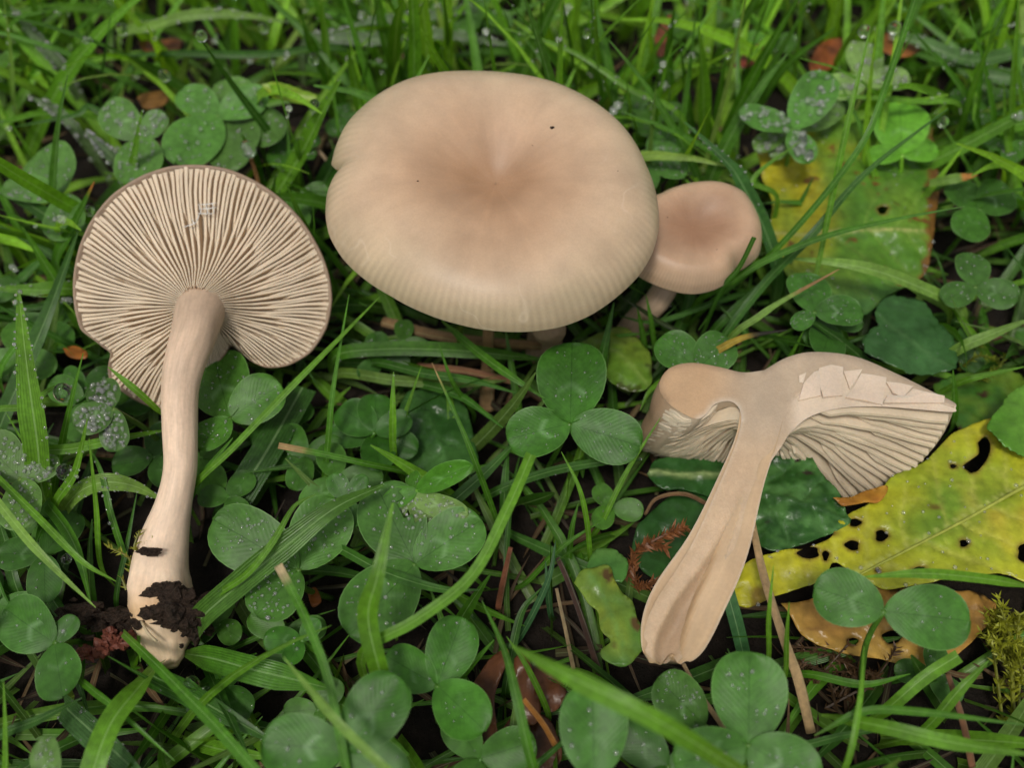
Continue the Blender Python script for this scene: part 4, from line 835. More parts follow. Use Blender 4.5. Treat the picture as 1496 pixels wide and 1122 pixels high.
def blade(pts, wpx, label, col=MID, tip='point', drops=0, dr=.022, group=None, fold=.28, roll=0, dry=False, name='grass_blade', tipcol=None, tipat=.9, cat='grass', root=True, hint=(0, -.45, .9), seed=None):
    """pts: (px, py, z) from foot to tip"""
    W = np.array([at(*p) for p in pts]); rg = random.Random(seed if seed is not None else int(sum(p[0] * 3 + p[1] for p in pts)))
    if root:                                  # carry the foot down into the ground
        d = unit(W[0] - W[1]); f = W[0] + np.array([d[0] * .4 + rg.uniform(-.2, .2), d[1] * .4 + .25, 0]); f[2] = -.15
        W = np.vstack([f, W])
    n = 26; P = crs(W, n); t = np.linspace(0, 1, n); w = cm(W[len(W) // 2], wpx) / 2
    if tip == 'point': pr = np.minimum(1, (1.02 - t) / .42) ** .75
    elif tip == 'both': pr = np.minimum(1, np.minimum((1.02 - t) / .35, (t + .04) / .25)) ** .8
    else: pr = np.ones(n)                     # mown off
    hw = w * pr * np.interp(t, [0, .25, .5, 1], [.75, .95, 1, 1])
    V, F, uv, B, Nn = ribbon(P, hw, hint, fold, roll)
    c = np.array(col) * rg.uniform(.88, 1.12); k = uv[:, 1]
    C = c * (1 + .18 * vnoise(V, 1.3, 5)[:, None]); C = mixc(C, np.array((.16, .20, .05)) if not dry else c, np.clip(.3 - k * 1.5, 0, .25))
    if tipcol is not None: C = mixc(C, tipcol, sstep(k, tipat - .06, tipat + .02))
    o = mk(name, V, F, M['dry'] if dry else M['grass'], None, C, uv, origin=W[0])
    tag(o, label, cat, group)
    if drops:
        i = np.array([rg.randint(5, n - 2) for _ in range(drops)]); u = np.array([rg.choice([-1, 1]) * (1 - .5 * rg.random() ** 2) for _ in range(drops)])
        p = P[i] + B[i] * (u * hw[i])[:, None] + Nn[i] * (fold * np.abs(u) * hw[i])[:, None]; p = p + (P[np.minimum(i + 1, n - 1)] - P[i]) * RNG.random((drops, 1))
        dew(p, Nn[i], [dr * (.55 + 1.0 * rg.random() ** 2.5) for _ in range(drops)], o, .75)
    return o
TAN, RUST = (.42, .27, .12), (.40, .14, .03)
# behind and beside the gilled cap
blade([(398,300,1.2),(440,225,2.6),(470,165,3.8),(498,116,4.8)], 27, 'broad light green blade rising between the gilled and large caps', LIGHT, drops=30, dr=.016)
blade([(425,245,1.0),(390,190,2.4),(345,130,3.6),(294,58,5.2)], 12, 'dark slender blade ending in a dewdrop behind the gilled cap', DARK)
blade([(524,160,1.6),(536,95,3.0),(545,35,4.4),(556,-10,5.4)], 15, 'dark upright blade with pale folded edge beside the large cap', DARK, roll=.7)
blade([(530,170,1.8),(518,115,3.0),(508,70,4.0)], 16, 'short light blade leaning on the large cap edge', LIGHT)
blade([(430,345,.6),(468,275,1.4),(500,215,2.2),(530,160,2.6)], 24, 'dark wide blade squeezed between the two big caps', DARK)
blade([(430,300,.8),(424,250,1.8),(420,180,2.8)], 9, 'thin blade behind the broad light green blade', MID)
blade([(385,265,1.0),(372,228,2.0),(352,195,2.8)], 15, 'short blade curling over a hanging dewdrop', MID, drops=6)
blade([(188,300,1.6),(195,240,2.6),(208,160,4.0)], 18, 'dew-edged blade standing behind the gilled cap rim', LIGHT, drops=70, dr=.02)
blade([(83,385,1.4),(108,330,2.4),(138,265,3.6)], 18, 'blade with rust red tip left of the gilled cap', MID, tipcol=RUST, tipat=.95)
blade([(110,350,1.6),(55,306,2.0),(-10,274,2.2)], 22, 'dark broad blade leaning away left of the gilled cap', DARK, drops=10)
blade([(105,395,1.2),(55,360,1.6),(-10,325,1.8)], 12, 'dark narrow blade under the broad leaning one', DARK)
blade([(115,425,1.4),(60,424,1.8),(-10,421,1.8)], 24, 'wet blade lying level left of the gilled cap', LIGHT, drops=26, dr=.016)
blade([(115,440,1.2),(60,448,1.5),(-10,455,1.6)], 12, 'narrow dark blade lying under the level wet one', DARK)
blade([(-5,640,.8),(40,530,1.6),(74,448,2.2),(115,335,2.8)], 26, 'dark wide diagonal blade behind the upright wet blade', DARK)
blade([(66,730,1.4),(54,642,2.6),(40,540,3.6),(27,424,4.6)], 40, 'broad upright blade beaded with dew left of the gilled cap', LIGHT, drops=60, dr=.026)
blade([(80,745,1.6),(110,690,2.4),(128,612,3.4)], 14, 'bright short blade rising from the wet clover', LIGHT, drops=8)
blade([(0,545,1.2),(30,490,1.8),(28,430,2.2)], 10, 'thin blade bent behind the broad wet blade', MID)
blade([(-10,608,2.4),(40,594,2.6),(72,570,2.8),(98,560,2.8)], 10, 'thin light blade holding a large dewdrop', LIGHT)
blade([(245,612,2.2),(205,575,3.1),(158,536,3.5)], 10, 'green blade lying across the lower gills', LIGHT, root=False, tip='both')
blade([(88,758,1.0),(112,722,1.8),(150,705,2.1),(195,710,1.9),(236,730,1.5)], 26, 'arching pale blade fringed with dew beside the pale stem', PALE, drops=60, dr=.014, tip='both')
blade([(40,668,2),(110,655,2.2),(180,640,2.1),(245,628,1.6)], 15, 'dewy blade passing behind the pale stem', LIGHT, drops=40, dr=.012)
blade([(-20,705,2.6),(30,775,2.7),(78,828,2.5),(140,888,2.0)], 13, 'long pale straight blade left of the pale stem', PALE)
blade([(70,735,1.6),(98,775,2.0),(118,820,2.0),(132,880,1.5)], 18, 'curved green blade parallel to the long pale one', MID)
blade([(-10,690,2.2),(60,760,2.4),(120,820,2.2),(170,850,1.9)], 11, 'green blade crossing towards the moss sprig', LIGHT)
blade([(148,826,1.2),(141,740,2.4),(130,640,3.6)], 9, 'thin upright blade before the arching pale blade', LIGHT)
blade([(195,835,1.0),(165,760,1.8),(148,690,2.2),(128,650,2.6)], 10, 'dewy slender blade beside the pale stem', MID, drops=14)
blade([(30,870,.8),(10,800,1.2),(-8,740,1.4)], 18, 'dark wide blade low beside the pale blade', DARK)
blade([(95,900,.8),(50,830,1.2),(10,760,1.4)], 20, 'dark green blade under the long pale one', DARK)
blade([(170,880,.8),(185,800,1.4),(200,720,1.8)], 8, 'fine blade in the dark beside the stem', DARK)
# under the uprooted base
blade([(232,970,1.2),(200,1008,2.0),(168,1048,2.4),(148,1090,2.5),(132,1140,2.4)], 36, 'wide bright blade running down from the stem base', LIGHT, root=False, tip='cut')
blade([(180,925,1.4),(225,968,2.2),(270,1014,2.7),(320,1066,2.9),(385,1140,2.9)], 17, 'straight blade crossing beneath the stem base', MID, root=False, tip='cut')
blade([(268,955,.9),(310,962,1.4),(368,978,1.7),(425,992,1.6),(480,1006,1.4)], 40, 'broad flat blade lying right of the stem base', MID, tip='both', root=False)
blade([(220,985,.9),(270,1010,1.2),(330,1045,1.3),(400,1085,1.2)], 34, 'dull dewy blade under the stem base', DARK, drops=20, dr=.012)
blade([(100,975,1.0),(135,1008,1.9),(170,1036,2.2),(255,1112,2.0)], 12, 'narrow blade with yellow tip left of the wide bright blade', MID)
blade([(95,1030,.9),(130,1065,1.4),(180,1110,1.6),(220,1150,1.6)], 42, 'wide dewy dull blade behind the wide bright one', (.06, .14, .04), drops=30, dr=.016)
blade([(210,950,.5),(203,925,1.3),(205,968,1.4)], 8, 'short bent stub under the soil lumps', LIGHT)
blade([(-10,1085,2.0),(60,1050,2.2),(120,1020,2.0)], 14, 'dark blade low beside the glossy clover', DARK)
blade([(300,1000,.5),(330,975,1.2),(375,955,1.6)], 16, 'short blade right of the soil-caked base', MID)
blade([(520,1180,2.6),(482,1000,3.4),(450,912,3.6),(432,874,3.6),(407,826,3.7)], 13, 'blurred blade with withered pale tip before the dewy clover', MID, tipcol=(.5, .38, .22), tipat=.93, tip='cut')
blade([(600,1160,3.4),(500,1062,3.9),(455,1010,3.9),(414,960,3.7)], 14, 'pale blurred blade crossing the large blurred clover', PALE)
# middle foreground
blade([(286,915,1.4),(352,852,2.3),(420,796,2.7),(490,742,2.9),(560,709,2.7)], 38, 'broad folded blade lying across the dewy clover leaflets', (.09, .215, .03), tip='point', fold=.5, drops=16, dr=.012)
blade([(300,885,1.6),(360,840,2.6),(400,790,2.9),(430,740,3.0),(462,722,2.9)], 10, 'narrow bright blade arching over the round clover leaflet', LIGHT)
blade([(278,720,1.5),(340,655,2.3),(431,560,2.9),(500,490,3.1),(560,428,3.1)], 10, 'long thin stem blade slanting up to the large cap', LIGHT)
blade([(274,740,1.4),(300,690,1.8),(340,640,2.2)], 12, 'short blade beside the long thin one', MID)
blade([(330,762,.7),(355,715,1.1),(395,650,1.3),(442,566,1.3)], 46, 'wide dark blade lying under the long thin one', (.04, .115, .018), tip='cut', drops=34, dr=.013, fold=.1)
blade([(474,720,.8),(480,640,1.8),(488,560,2.6),(510,430,3.4)], 9, 'upright narrow blade below the gap between caps', MID)
blade([(600,692,1.0),(537,678,1.8),(474,664,2.1),(407,651,2.2)], 9, 'thin blade with bleached tip pointing at the stem', MID, tipcol=TAN, tipat=.88, tip='cut')
blade([(480,705,.6),(455,680,1.0),(420,665,1.2)], 18, 'short dewy dark blade under the bleached-tip blade', DARK, drops=16, dr=.012)
blade([(576,668,1.2),(574,600,2.4),(575,543,3.0)], 11, 'short upright blade before the small dark clover', LIGHT, drops=10, dr=.01)
blade([(490,520,1.2),(560,510,1.5),(650,511,1.6),(730,518,1.5),(800,526,1.2)], 22, 'broad blade lying level under the large cap rim', MID, tip='both', drops=14, dr=.012)
blade([(500,545,.9),(580,556,1.2),(680,560,1.2),(740,556,1.0)], 16, 'yellowish blade lying under the level broad one', (.11, .2, .03), tip='both')
blade([(645,468,1.6),(690,508,2.2),(735,542,2.5),(795,582,2.4)], 13, 'straight blade sloping from the cap rim to the large clover', MID, root=False, tip='both')
blade([(545,530,1.2),(620,546,1.7),(690,556,1.9),(760,576,1.8)], 13, 'dark blade sloping under the straight one', DARK)
blade([(600,560,1.0),(670,578,1.5),(735,625,1.7)], 14, 'dark arching blade ending behind the large clover', DARK)
blade([(722,750,1.2),(700,690,2.2),(675,627,2.8),(631,530,3.4)], 9, 'slender blade with tan tip crossing the rough leaf', MID, tipcol=TAN, tipat=.95)
blade([(690,600,.8),(662,560,2.0),(640,500,2.8)], 7, 'fine blade beneath the large cap front', MID)
blade([(758,600,.6),(748,540,1.2),(738,478,1.8)], 11, 'upright blade behind the large clover', MID)
blade([(560,1000,2.6),(538,905,3.6),(552,840,4.2),(574,735,4.6)], 30, 'thick blurred bright blade in front of the bitten clover', LIGHT, tip='point', fold=.4)
blade([(530,955,2.8),(610,905,3.4),(690,840,3.6),(742,742,3.9),(776,664,4.0)], 17, 'bright blade sweeping up onto the large clover leaflet', LIGHT, tip='cut')
blade([(490,800,1.8),(560,835,2.3),(640,860,2.4),(700,862,2.2)], 15, 'dark blade passing beneath the bitten clover', DARK)
blade([(862,812,1.0),(857,760,2.0),(845,710,2.6),(820,660,2.9)], 8, 'slender blade hanging below the large clover', LIGHT)
blade([(875,770,1.0),(915,690,1.8),(965,610,2.5)], 8, 'straight thin blade between clover and halved cap', LIGHT)
blade([(735,760,.6),(738,700,1.2),(742,650,1.4)], 13, 'dark short blade beneath the large clover', DARK)
blade([(650,745,1.0),(710,690,1.4),(760,640,1.6)], 18, 'wide blade in the shade below the large clover', DARK)
blade([(720,720,1.0),(800,690,1.3),(880,675,1.3),(940,672,1.1)], 13, 'dim wet blade lying below the large clover', DARK, drops=12, dr=.01, tip='both')
blade([(798,1180,1.6),(775,1108,2.6),(755,1020,3.0),(736,948,3.0),(704,878,2.8)], 15, 'straight blade standing over the brown dead leaves', MID)
blade([(800,1040,1.0),(770,975,1.8),(740,930,2.1)], 9, 'thin blade beside the one over the dead leaves', LIGHT)
blade([(1085,1130,4.2),(960,1053,5.2),(833,989,5.2),(748,944,4.9)], 30, 'long blurred foreground blade pointing to the dead leaves', LIGHT, root=False, tip='point', hint=(0, -.6, .8))
blade([(655,1010,.6),(690,970,1.4),(722,935,1.8)], 11, 'short blade behind the brown dead leaf', MID)
blade([(740,1000,.4),(760,900,1.0),(790,860,1.2)], 12, 'dark blade near the dry stalks', DARK)
blade([(770,850,.6),(820,800,1.4),(880,760,1.8)], 8, 'fine blade crossing the dark gap', MID)
blade([(830,830,.4),(835,775,1.2),(845,735,1.6)], 9, 'small upright blade in the dark gap', MID)
blade([(760,930,.5),(800,850,1.4),(812,790,1.8)], 10, 'bluish blade rising by the dry stalks', (.05, .14, .05))
blade([(805,900,.4),(800,860,1.2),(797,820,1.5)], 9, 'short bluish blade by the dry stalks', (.05, .14, .05))
# between the standing mushrooms and the halved one
blade([(872,560,.8),(880,520,1.6),(897,442,2.4)], 16, 'dark upright blade under the large cap right edge', DARK)
blade([(957,520,.6),(951,470,1.8),(944,432,2.4)], 8, 'thin upright blade before the small stem', MID)
blade([(943,520,.6),(937,480,1.6),(931,450,2.2)], 9, 'second thin blade before the small stem', MID)
blade([(1010,500,1.2),(960,468,1.6),(930,448,1.9),(900,430,2.0)], 7, 'dark bent stalk crossing the small stem', (.03, .05, .012))
blade([(1050,430,2.4),(1080,390,3.2),(1102,346,3.9)], 7, 'stubby dark blade end before the small cap', DARK, tip='cut')
blade([(1055,495,1.0),(1120,410,2.0),(1183,346,2.9),(1265,252,3.7),(1385,158,4.6)], 13, 'long dark blade crossing the torn leaf diagonally', (.045, .135, .018))
blade([(1030,450,1.0),(1085,405,1.8),(1130,368,2.6),(1200,290,3.7),(1262,205,4.7),(1292,130,5.3),(1338,-5,6.0)], 9, 'long blade with dark scorched stretch over the torn leaf', MID, tip='cut')
blade([(1020,440,1.4),(1060,418,2.0),(1110,385,2.6),(1203,346,3.2),(1300,322,3.5),(1410,301,3.6)], 10, 'thin blade lying nearly level over the torn leaf', MID)
blade([(1192,402,2.2),(1215,290,3.6),(1240,170,5.0),(1272,38,6.2)], 10, 'fine tall blade standing before the torn leaf', LIGHT, tip='point', root=False)
blade([(1405,455,1.4),(1326,412,2.2),(1244,387,2.5),(1150,377,2.3)], 19, 'pale arching blade over the lower torn leaf', PALE, tip='both')
blade([(1066,495,2.0),(1105,465,2.5),(1142,440,2.7),(1226,393,2.9)], 10, 'pale blade with browned tip over the dewy clover', PALE, tipcol=(.35, .18, .08), tipat=.84)
blade([(1358,268,2.2),(1390,262,2.5),(1428,255,2.6)], 15, 'short pale blade with orange tip beside the torn leaf', PALE, tipcol=(.5, .2, .05), tipat=.72, root=False)
blade([(1390,516,1.6),(1445,490,2.1),(1510,464,2.3)], 17, 'pale straight blade right of the scallop-edged leaf', PALE)
blade([(1385,455,1.2),(1340,425,1.7),(1300,400,1.9)], 14, 'pale green blade under the arching one', PALE)
blade([(1135,400,1.3),(1115,330,2.2),(1080,262,3.0),(1060,235,3.3),(1000,178,3.8)], 22, 'wide wet blade with bright midrib beside the small cap', (.05, .15, .03), drops=30, dr=.018, fold=.5)
blade([(1135,292,2.2),(1100,262,2.8),(1170,205,3.2)], 9, 'thin blade bending past the small cap', LIGHT)
blade([(1020,530,1.8),(1048,512,2.3),(1090,492,2.6),(1150,482,2.5)], 11, 'scorched black and yellow blade behind the halved cap', (.42, .30, .04), tipcol=(.02, .012, .012), tipat=.8, dry=True)
blade([(1000,560,.8),(980,552,1.4),(950,570,1.6),(935,600,1.4)], 9, 'thin curved blade touching the halved cap left rim', LIGHT)
blade([(1050,475,.8),(1110,420,1.3),(1160,380,1.5)], 13, 'dark blade below the small cap', DARK)
blade([(1095,430,1.0),(1050,440,1.5),(960,470,1.5),(905,462,1.4)], 9, 'dark arching blade beneath the small cap', DARK)
# halved mushroom surroundings
blade([(1510,858,2.6),(1440,846,3.1),(1350,838,3.3),(1262,843,3.2)], 15, 'bright level blade running into the clover pair', LIGHT, root=False, tip='both')
blade([(1088,965,.8),(1075,910,1.6),(1056,842,2.0)], 21, 'bluish green stub behind the halved stem', (.06, .17, .06), tip='cut')
blade([(1120,975,1.4),(1123,900,2.6),(1130,826,3.3)], 8, 'thin bright blade before the dry bent stalk', LIGHT)
blade([(1146,990,1.2),(1149,930,2.2),(1153,880,2.8)], 8, 'short bright blade beside the dry bent stalk', LIGHT)
blade([(1290,1040,1.4),(1350,990,2.0),(1400,958,2.2)], 20, 'light wide blade below the tan leaf', LIGHT, tip='cut')
blade([(1345,1070,1.2),(1400,1010,2.0),(1445,965,2.2)], 18, 'wide blade leaning on the moss tuft', LIGHT)
blade([(1200,1045,2.0),(1290,1062,2.8),(1390,1085,3.0),(1520,1105,2.9)], 22, 'blurred blade lying along the bottom near the moss', LIGHT, tip='both', root=False)
blade([(1190,1075,2.4),(1260,1040,2.8),(1340,1040,2.8),(1500,1060,2.6)], 12, 'thin blurred blade above the one lying near the moss', MID, tip='both', root=False)
blade([(1180,985,1.2),(1260,1000,1.6),(1330,985,1.8)], 12, 'green blade under the clover pair stalks', MID)
blade([(1230,1130,2.4),(1255,1030,3.0),(1262,945,2.9)], 10, 'upright stem below the clover pair', LIGHT)
blade([(1400,560,1.2),(1440,548,1.6),(1500,535,1.8)], 9, 'thin curved blade at the tip of the halved cap', LIGHT)
blade([(1392,620,.8),(1394,580,1.6),(1392,540,2.2)], 12, 'upright blade at the tip of the halved cap', MID)
# the tall grass behind
UB = 'tall blades behind the large cap'
tall = [((848,150,1),(790,62,3.6),(733,-8,5.6),13,MID),((842,150,1),(833,70,3.4),(820,-8,5.2),10,DARK),((792,125,1),(791,50,3.6),(790,-8,5.0),8,DARK),((655,110,1.4),(655,60,3.0),(648,-8,5.2),9,DARK),
 ((590,125,1.4),(600,60,3.4),(625,-10,5.6),10,DARK),((640,112,1.2),(590,40,3.6),(562,-10,5.2),15,MID),((632,112,1.2),(650,60,2.8),(672,-8,5.0),9,LIGHT),((575,110,1.2),(585,40,3.2),(600,-8,4.8),12,MID),
 ((770,110,1.2),(750,60,3.0),(735,10,4.6),10,MID),((870,165,1.2),(905,110,3.0),(960,20,5.4),10,MID),((893,170,1.4),(932,125,2.8),(1000,62,4.6),13,MID),((905,180,1),(875,100,3.6),(868,0,5.8),16,LIGHT),
 ((880,160,1.2),(868,60,4.0),(862,-10,5.6),18,MID),((930,200,1.4),(922,165,3),(915,120,4),9,LIGHT),((820,130,1),(880,55,3.6),(940,-8,5.2),9,LIGHT),((1028,205,1.2),(1027,120,3.2),(1020,38,5.0),24,LIGHT),
 ((1010,205,1.0),(1000,130,2.8),(992,50,4.8),16,MID),((1038,210,1.0),(1048,150,2.6),(1060,80,4.2),15,MID),((1052,215,1.0),(1100,112,3.4),(1168,-8,5.8),19,MID),((1110,150,1.2),(1150,95,2.8),(1220,40,4.2),14,MID),
 ((1205,118,1.6),(1235,65,3.4),(1275,5,5.2),9,LIGHT),((985,190,1),(975,90,3.2),(985,10,5.0),18,MID),((1055,110,1.2),(1010,75,3.0),(960,35,4.4),12,DARK),((1080,130,1.2),(1100,60,3.2),(1125,-8,5.0),13,MID),
 ((940,150,1),(955,80,3),(1010,5,5),12,LIGHT),((1470,260,1),(1478,130,3.6),(1488,-8,5.8),16,LIGHT),((1452,250,1),(1446,140,3.2),(1415,10,5.4),14,MID),((1440,240,1),(1410,140,3),(1330,40,4.8),16,MID),
 ((1490,300,1),(1470,200,2.6),(1466,120,4.0),14,LIGHT),((1420,230,1),(1430,120,3),(1455,20,5),12,MID),((1500,230,1),(1488,120,3),(1470,40,4.6),12,LIGHT),((700,100,1.2),(716,50,3),(740,-8,4.8),9,MID),
 ((480,130,1.4),(478,70,3.0),(470,0,4.6),22,LIGHT),((495,140,1.2),(460,75,2.8),(440,20,4.2),20,MID),((25,160,1.4),(18,80,3.2),(5,-8,5.0),15,PALE),((148,150,1.4),(156,70,3.4),(167,-8,5.2),10,DARK),((110,60,2),(130,30,3.2),(160,-5,4.4),14,MID)]
for a, b, c, w, col in tall:
    kind = {DARK: 'dark', MID: 'mid green', LIGHT: 'light green', PALE: 'pale'}[col]; wd = 'narrow' if w < 12 else 'broad'
    place = 'behind the gilled cap' if a[0] < 500 else 'behind the large cap' if a[0] < 900 else 'between the large cap and the torn leaf' if a[0] < 1240 else 'behind the small round clover leaf'
    ln = 'leaning' if abs(a[0] - c[0]) > 45 else 'upright'
    blade([a, b, c], w, f'{wd} {kind} tall {ln} grass blade {place}', col, group=UB, drops=random.choice([0, 0, 6, 10]), dr=.026)
blade([(98,108,1.8),(60,62,2.6),(15,8,3.4)], 20, 'silvery dew-soaked blade leaning behind the blue-green clover', (.16, .24, .12), drops=60, dr=.035)
blade([(175,60,2.4),(225,38,3.0),(285,22,3.3),(350,22,3.2),(425,32,2.8)], 18, 'arching wet blade over the brown litter', PALE, drops=40, dr=.03, tip='both')
blade([(120,200,1.8),(80,160,2.4),(40,140,2.8)], 16, 'silvery wet blade behind the blue-green clover', (.14, .22, .10), drops=50, dr=.035)
blade([(190,262,1.8),(160,225,2.6),(125,190,3.0)], 20, 'blade glittering with dew behind the gilled cap', (.12, .2, .09), drops=90, dr=.032)
blade([(450,62,2.0),(540,58,2.4),(640,50,2.6),(760,68,2.2)], 22, 'silvery level blade lying behind the large cap', (.15, .23, .11), drops=120, dr=.03, tip='both')
blade([(700,20,2.2),(640,22,2.6),(560,28,2.6),(500,40,2.2)], 16, 'second silvery blade behind the large cap', (.14, .22, .11), drops=80, dr=.03, tip='both')
blade([(1500,80,2),(1420,88,2.4),(1340,60,2.6),(1300,52,2.6)], 22, 'wide wet leaf blade behind the pale clover', (.09, .2, .05), drops=40, dr=.03, tip='both')
blade([(1500,130,2),(1440,108,2.2),(1380,85,2.2)], 26, 'wide drooping blade behind the small round clover', (.09, .2, .05), drops=30, dr=.03)
blade([(1405,162,2.6),(1340,148,3.0),(1260,142,3.2),(1180,136,3.2)], 9, 'thin level blade hooked over the dew-loaded clover', LIGHT, drops=8)
blade([(1000,180,2.8),(920,130,3.4),(830,72,3.9),(715,34,4.2)], 10, 'long thin level blade behind the large cap', LIGHT, drops=14, dr=.03)
blade([(240,240,1.6),(140,160,2.6),(110,168,2.6),(20,185,2.4)], 10, 'dark arching blade behind the dewy clover', DARK)
blade([(520,75,2),(380,80,2.4),(250,78,2.4),(150,82,2)], 12, 'level dim blade behind the soft clover leaves', DARK, tip='both')
# dry stalks
def stalk(pts, rpx, label, col, seed=1):
    W = crs([at(*p) for p in pts], 24); V, F, uv = tube(W, np.linspace(cm(W[12], rpx), cm(W[12], rpx) * .75, 24), 10, wob=.18, seed=seed, flat=.7); uv[:, 0] *= 3
    tag(mk('dry_stalk', V, F, M['dry'], None, np.array(col) * (1 + .25 * vnoise(V, 3, seed))[:, None], uv), label, 'dry stalk')
stalk([(1185,1070,.9),(1165,990,1.4),(1148,940,1.7),(1118,850,1.8),(1100,770,1.7),(1096,735,1.5)], 8, 'dry tan bent stalk leaning beside the halved stem', (.54, .36, .18), 2)
stalk([(711,600,0),(712,550,.6),(713,500,1.4),(713,470,1.9)], 11, 'upright dry straw stub under the large cap front', (.36, .22, .10), 3)
stalk([(560,470,.9),(640,490,1.1),(720,500,1.1),(790,505,.9)], 9, 'tan dry stem lying under the large cap', (.30, .18, .08), 4)
stalk([(610,535,.8),(680,542,1.0),(760,560,.9)], 6, 'reddish dry stem lying below the straw stub', (.26, .12, .06), 5)
stalk([(878,990,.2),(855,920,.8),(830,850,1.2),(815,815,1.4)], 5, 'dark purple-brown dry stalk in the gap by the lobed leaf', (.07, .035, .025), 6)
stalk([(838,978,.2),(828,930,.7),(813,860,1.2)], 3.5, 'pale thin dry straw beside the dark stalk', (.36, .26, .14), 7)
stalk([(728,890,.2),(735,850,.8),(746,800,1.3)], 5, 'reddish stalk rising between grass below the large clover', (.28, .10, .05), 8)
stalk([(815,1095,1.3),(795,1060,1.5),(765,1022,1.6)], 5, 'orange dry stem lying on the dead leaf', (.45, .18, .03), 9)
stalk([(1040,740,.9),(1000,722,1.2),(960,728,1.2),(942,752,.9)], 3.5, 'thin brown dry stem curving left of the halved stem', (.24, .13, .06), 10)
stalk([(1058,1065,1.2),(1020,1010,1.6),(998,970,1.7)], 4, 'thin tan stem below the halved stem tip', (.36, .24, .12), 11)
stalk([(385,300,1.2),(376,260,1.9),(366,228,2.5)], 3.5, 'thin rusty stalk under a hanging dewdrop', (.34, .16, .06), 12)
stalk([(1420,1120,1.0),(1405,1050,1.6),(1385,985,1.8)], 6, 'brown dry stem leaning below the tan leaf', (.22, .10, .05), 13)
stalk([(462,215,1.6),(474,230,1.7),(490,250,1.5)], 3, 'short pale stem beside the large cap notch', (.45, .32, .2), 14)
# large hanging drops
for x, y, z, r, lb in [(93, 574, 2.85, 15, 'large clear dewdrop hanging from a thin blade left of the gilled cap'), (362, 218, 2.7, 13, 'large dewdrop under a short curled blade'), (294, 52, 5.25, 9, 'dewdrop on the tip of a dark slender blade'),
        (178, 42, 3.6, 9, 'round dewdrop high among the wet grass'), (240, 110, 3.2, 9, 'dewdrop beside the soft clover leaves'), (457, 86, 3.4, 9, 'dewdrop hanging below the silvery blade'), (460, 155, 3.9, 10, 'dewdrop clinging to the broad light green blade'),
        (1263, 45, 4.4, 9, 'dewdrop above the orange litter'), (1307, 40, 4.2, 10, 'dewdrop cluster beside the pale clover'), (1063, 78, 3.6, 7, 'dewdrop between the tall blades'), (953, 152, 3.2, 8, 'bright dewdrop behind the large cap shoulder'), (907, 146, 3.2, 6, 'small bright dewdrop behind the large cap'),
        (1378, 178, 3.2, 8, 'glinting dewdrop right of the dew-loaded clover'), (280, 1000, 1.4, 13, 'dewdrop under the uprooted stem base'), (97, 817, 1.6, 8, 'dewdrop on the curved blade beside the pale one'), (95, 690, 2.2, 13, 'large flat dewdrop low among wet grass'), (385, 40, 3.2, 8, 'dewdrop hanging from the arching wet blade'),
        (131, 308, 2.8, 8, 'dewdrop beside the rust-tipped blade'), (1172, 206, 3.0, 9, 'fat dewdrop at the heart of the dew-loaded clover'), (857, 48, 4.2, 7, 'dewdrop hanging among blades behind the large cap'), (1182, 226, 2.95, 8, 'dewdrop at the drooping clover leaflet tip')]:
    drop(x, y, z, r, lb)

# ------------------------------------------------------------------ the lawn itself
KEEP = [(BIG_OUT, 19.5), (SM_OUT, 20.5), (L_OUT, 18.5), ([(270,480),(335,470),(300,600),(290,700),(285,800),(310,900),(260,985),(180,930),(195,800),(235,720),(235,600)], 18.5),
        ([(960,545),(1010,525),(1100,535),(1190,510),(1300,540),(1400,590),(1330,680),(1215,725),(1130,700),(1085,800),(1045,900),(1000,970),(940,960),(950,880),(1030,740),(1070,650),(985,685)], 18.5),
        (z7([(340,500),(560,322),(800,150),(1000,86),(1139,78),(1300,400),(1150,760),(550,765),(230,750),(-60,800),(0,645)]), 19.0), (z8([(120,380),(280,295),(520,262),(690,282),(722,400),(722,600),(700,750),(490,860),(220,780),(150,600)]), 20.6),
        (z8([(490,965),(545,830),(630,806),(740,880),(820,1010),(815,1065),(740,1078),(580,1050)]), 19.5)]
SOFT = [(835,555,46),(786,633,44),(888,640,46),(357,785,46),(460,776,44),(410,870,42),(560,765,45),(658,805,48),(562,888,56),(666,948,38),(596,990,42),(670,1042,38),(540,1032,56),(866,1065,58),(1096,1018,62),(995,1022,38),(1240,884,46),(1360,900,58),(985,510,32),(1050,510,30),(1185,425,28),(1228,456,32),(1125,175,38),(1190,150,38),(318,557,38),(380,596,40),(1410,282,26),(1455,290,24),(1412,325,24),(1430,394,30),(1458,428,28),
        (900,900,62),(1165,750,60),(760,1020,80),(640,635,45),(980,800,55),(760,840,40),(1200,985,60),(1150,1010,40),(320,175,75),(150,200,50),(60,270,55),(210,210,45),(425,135,45),(1200,85,35),(1310,65,35),(1310,185,35),(1465,965,75)]
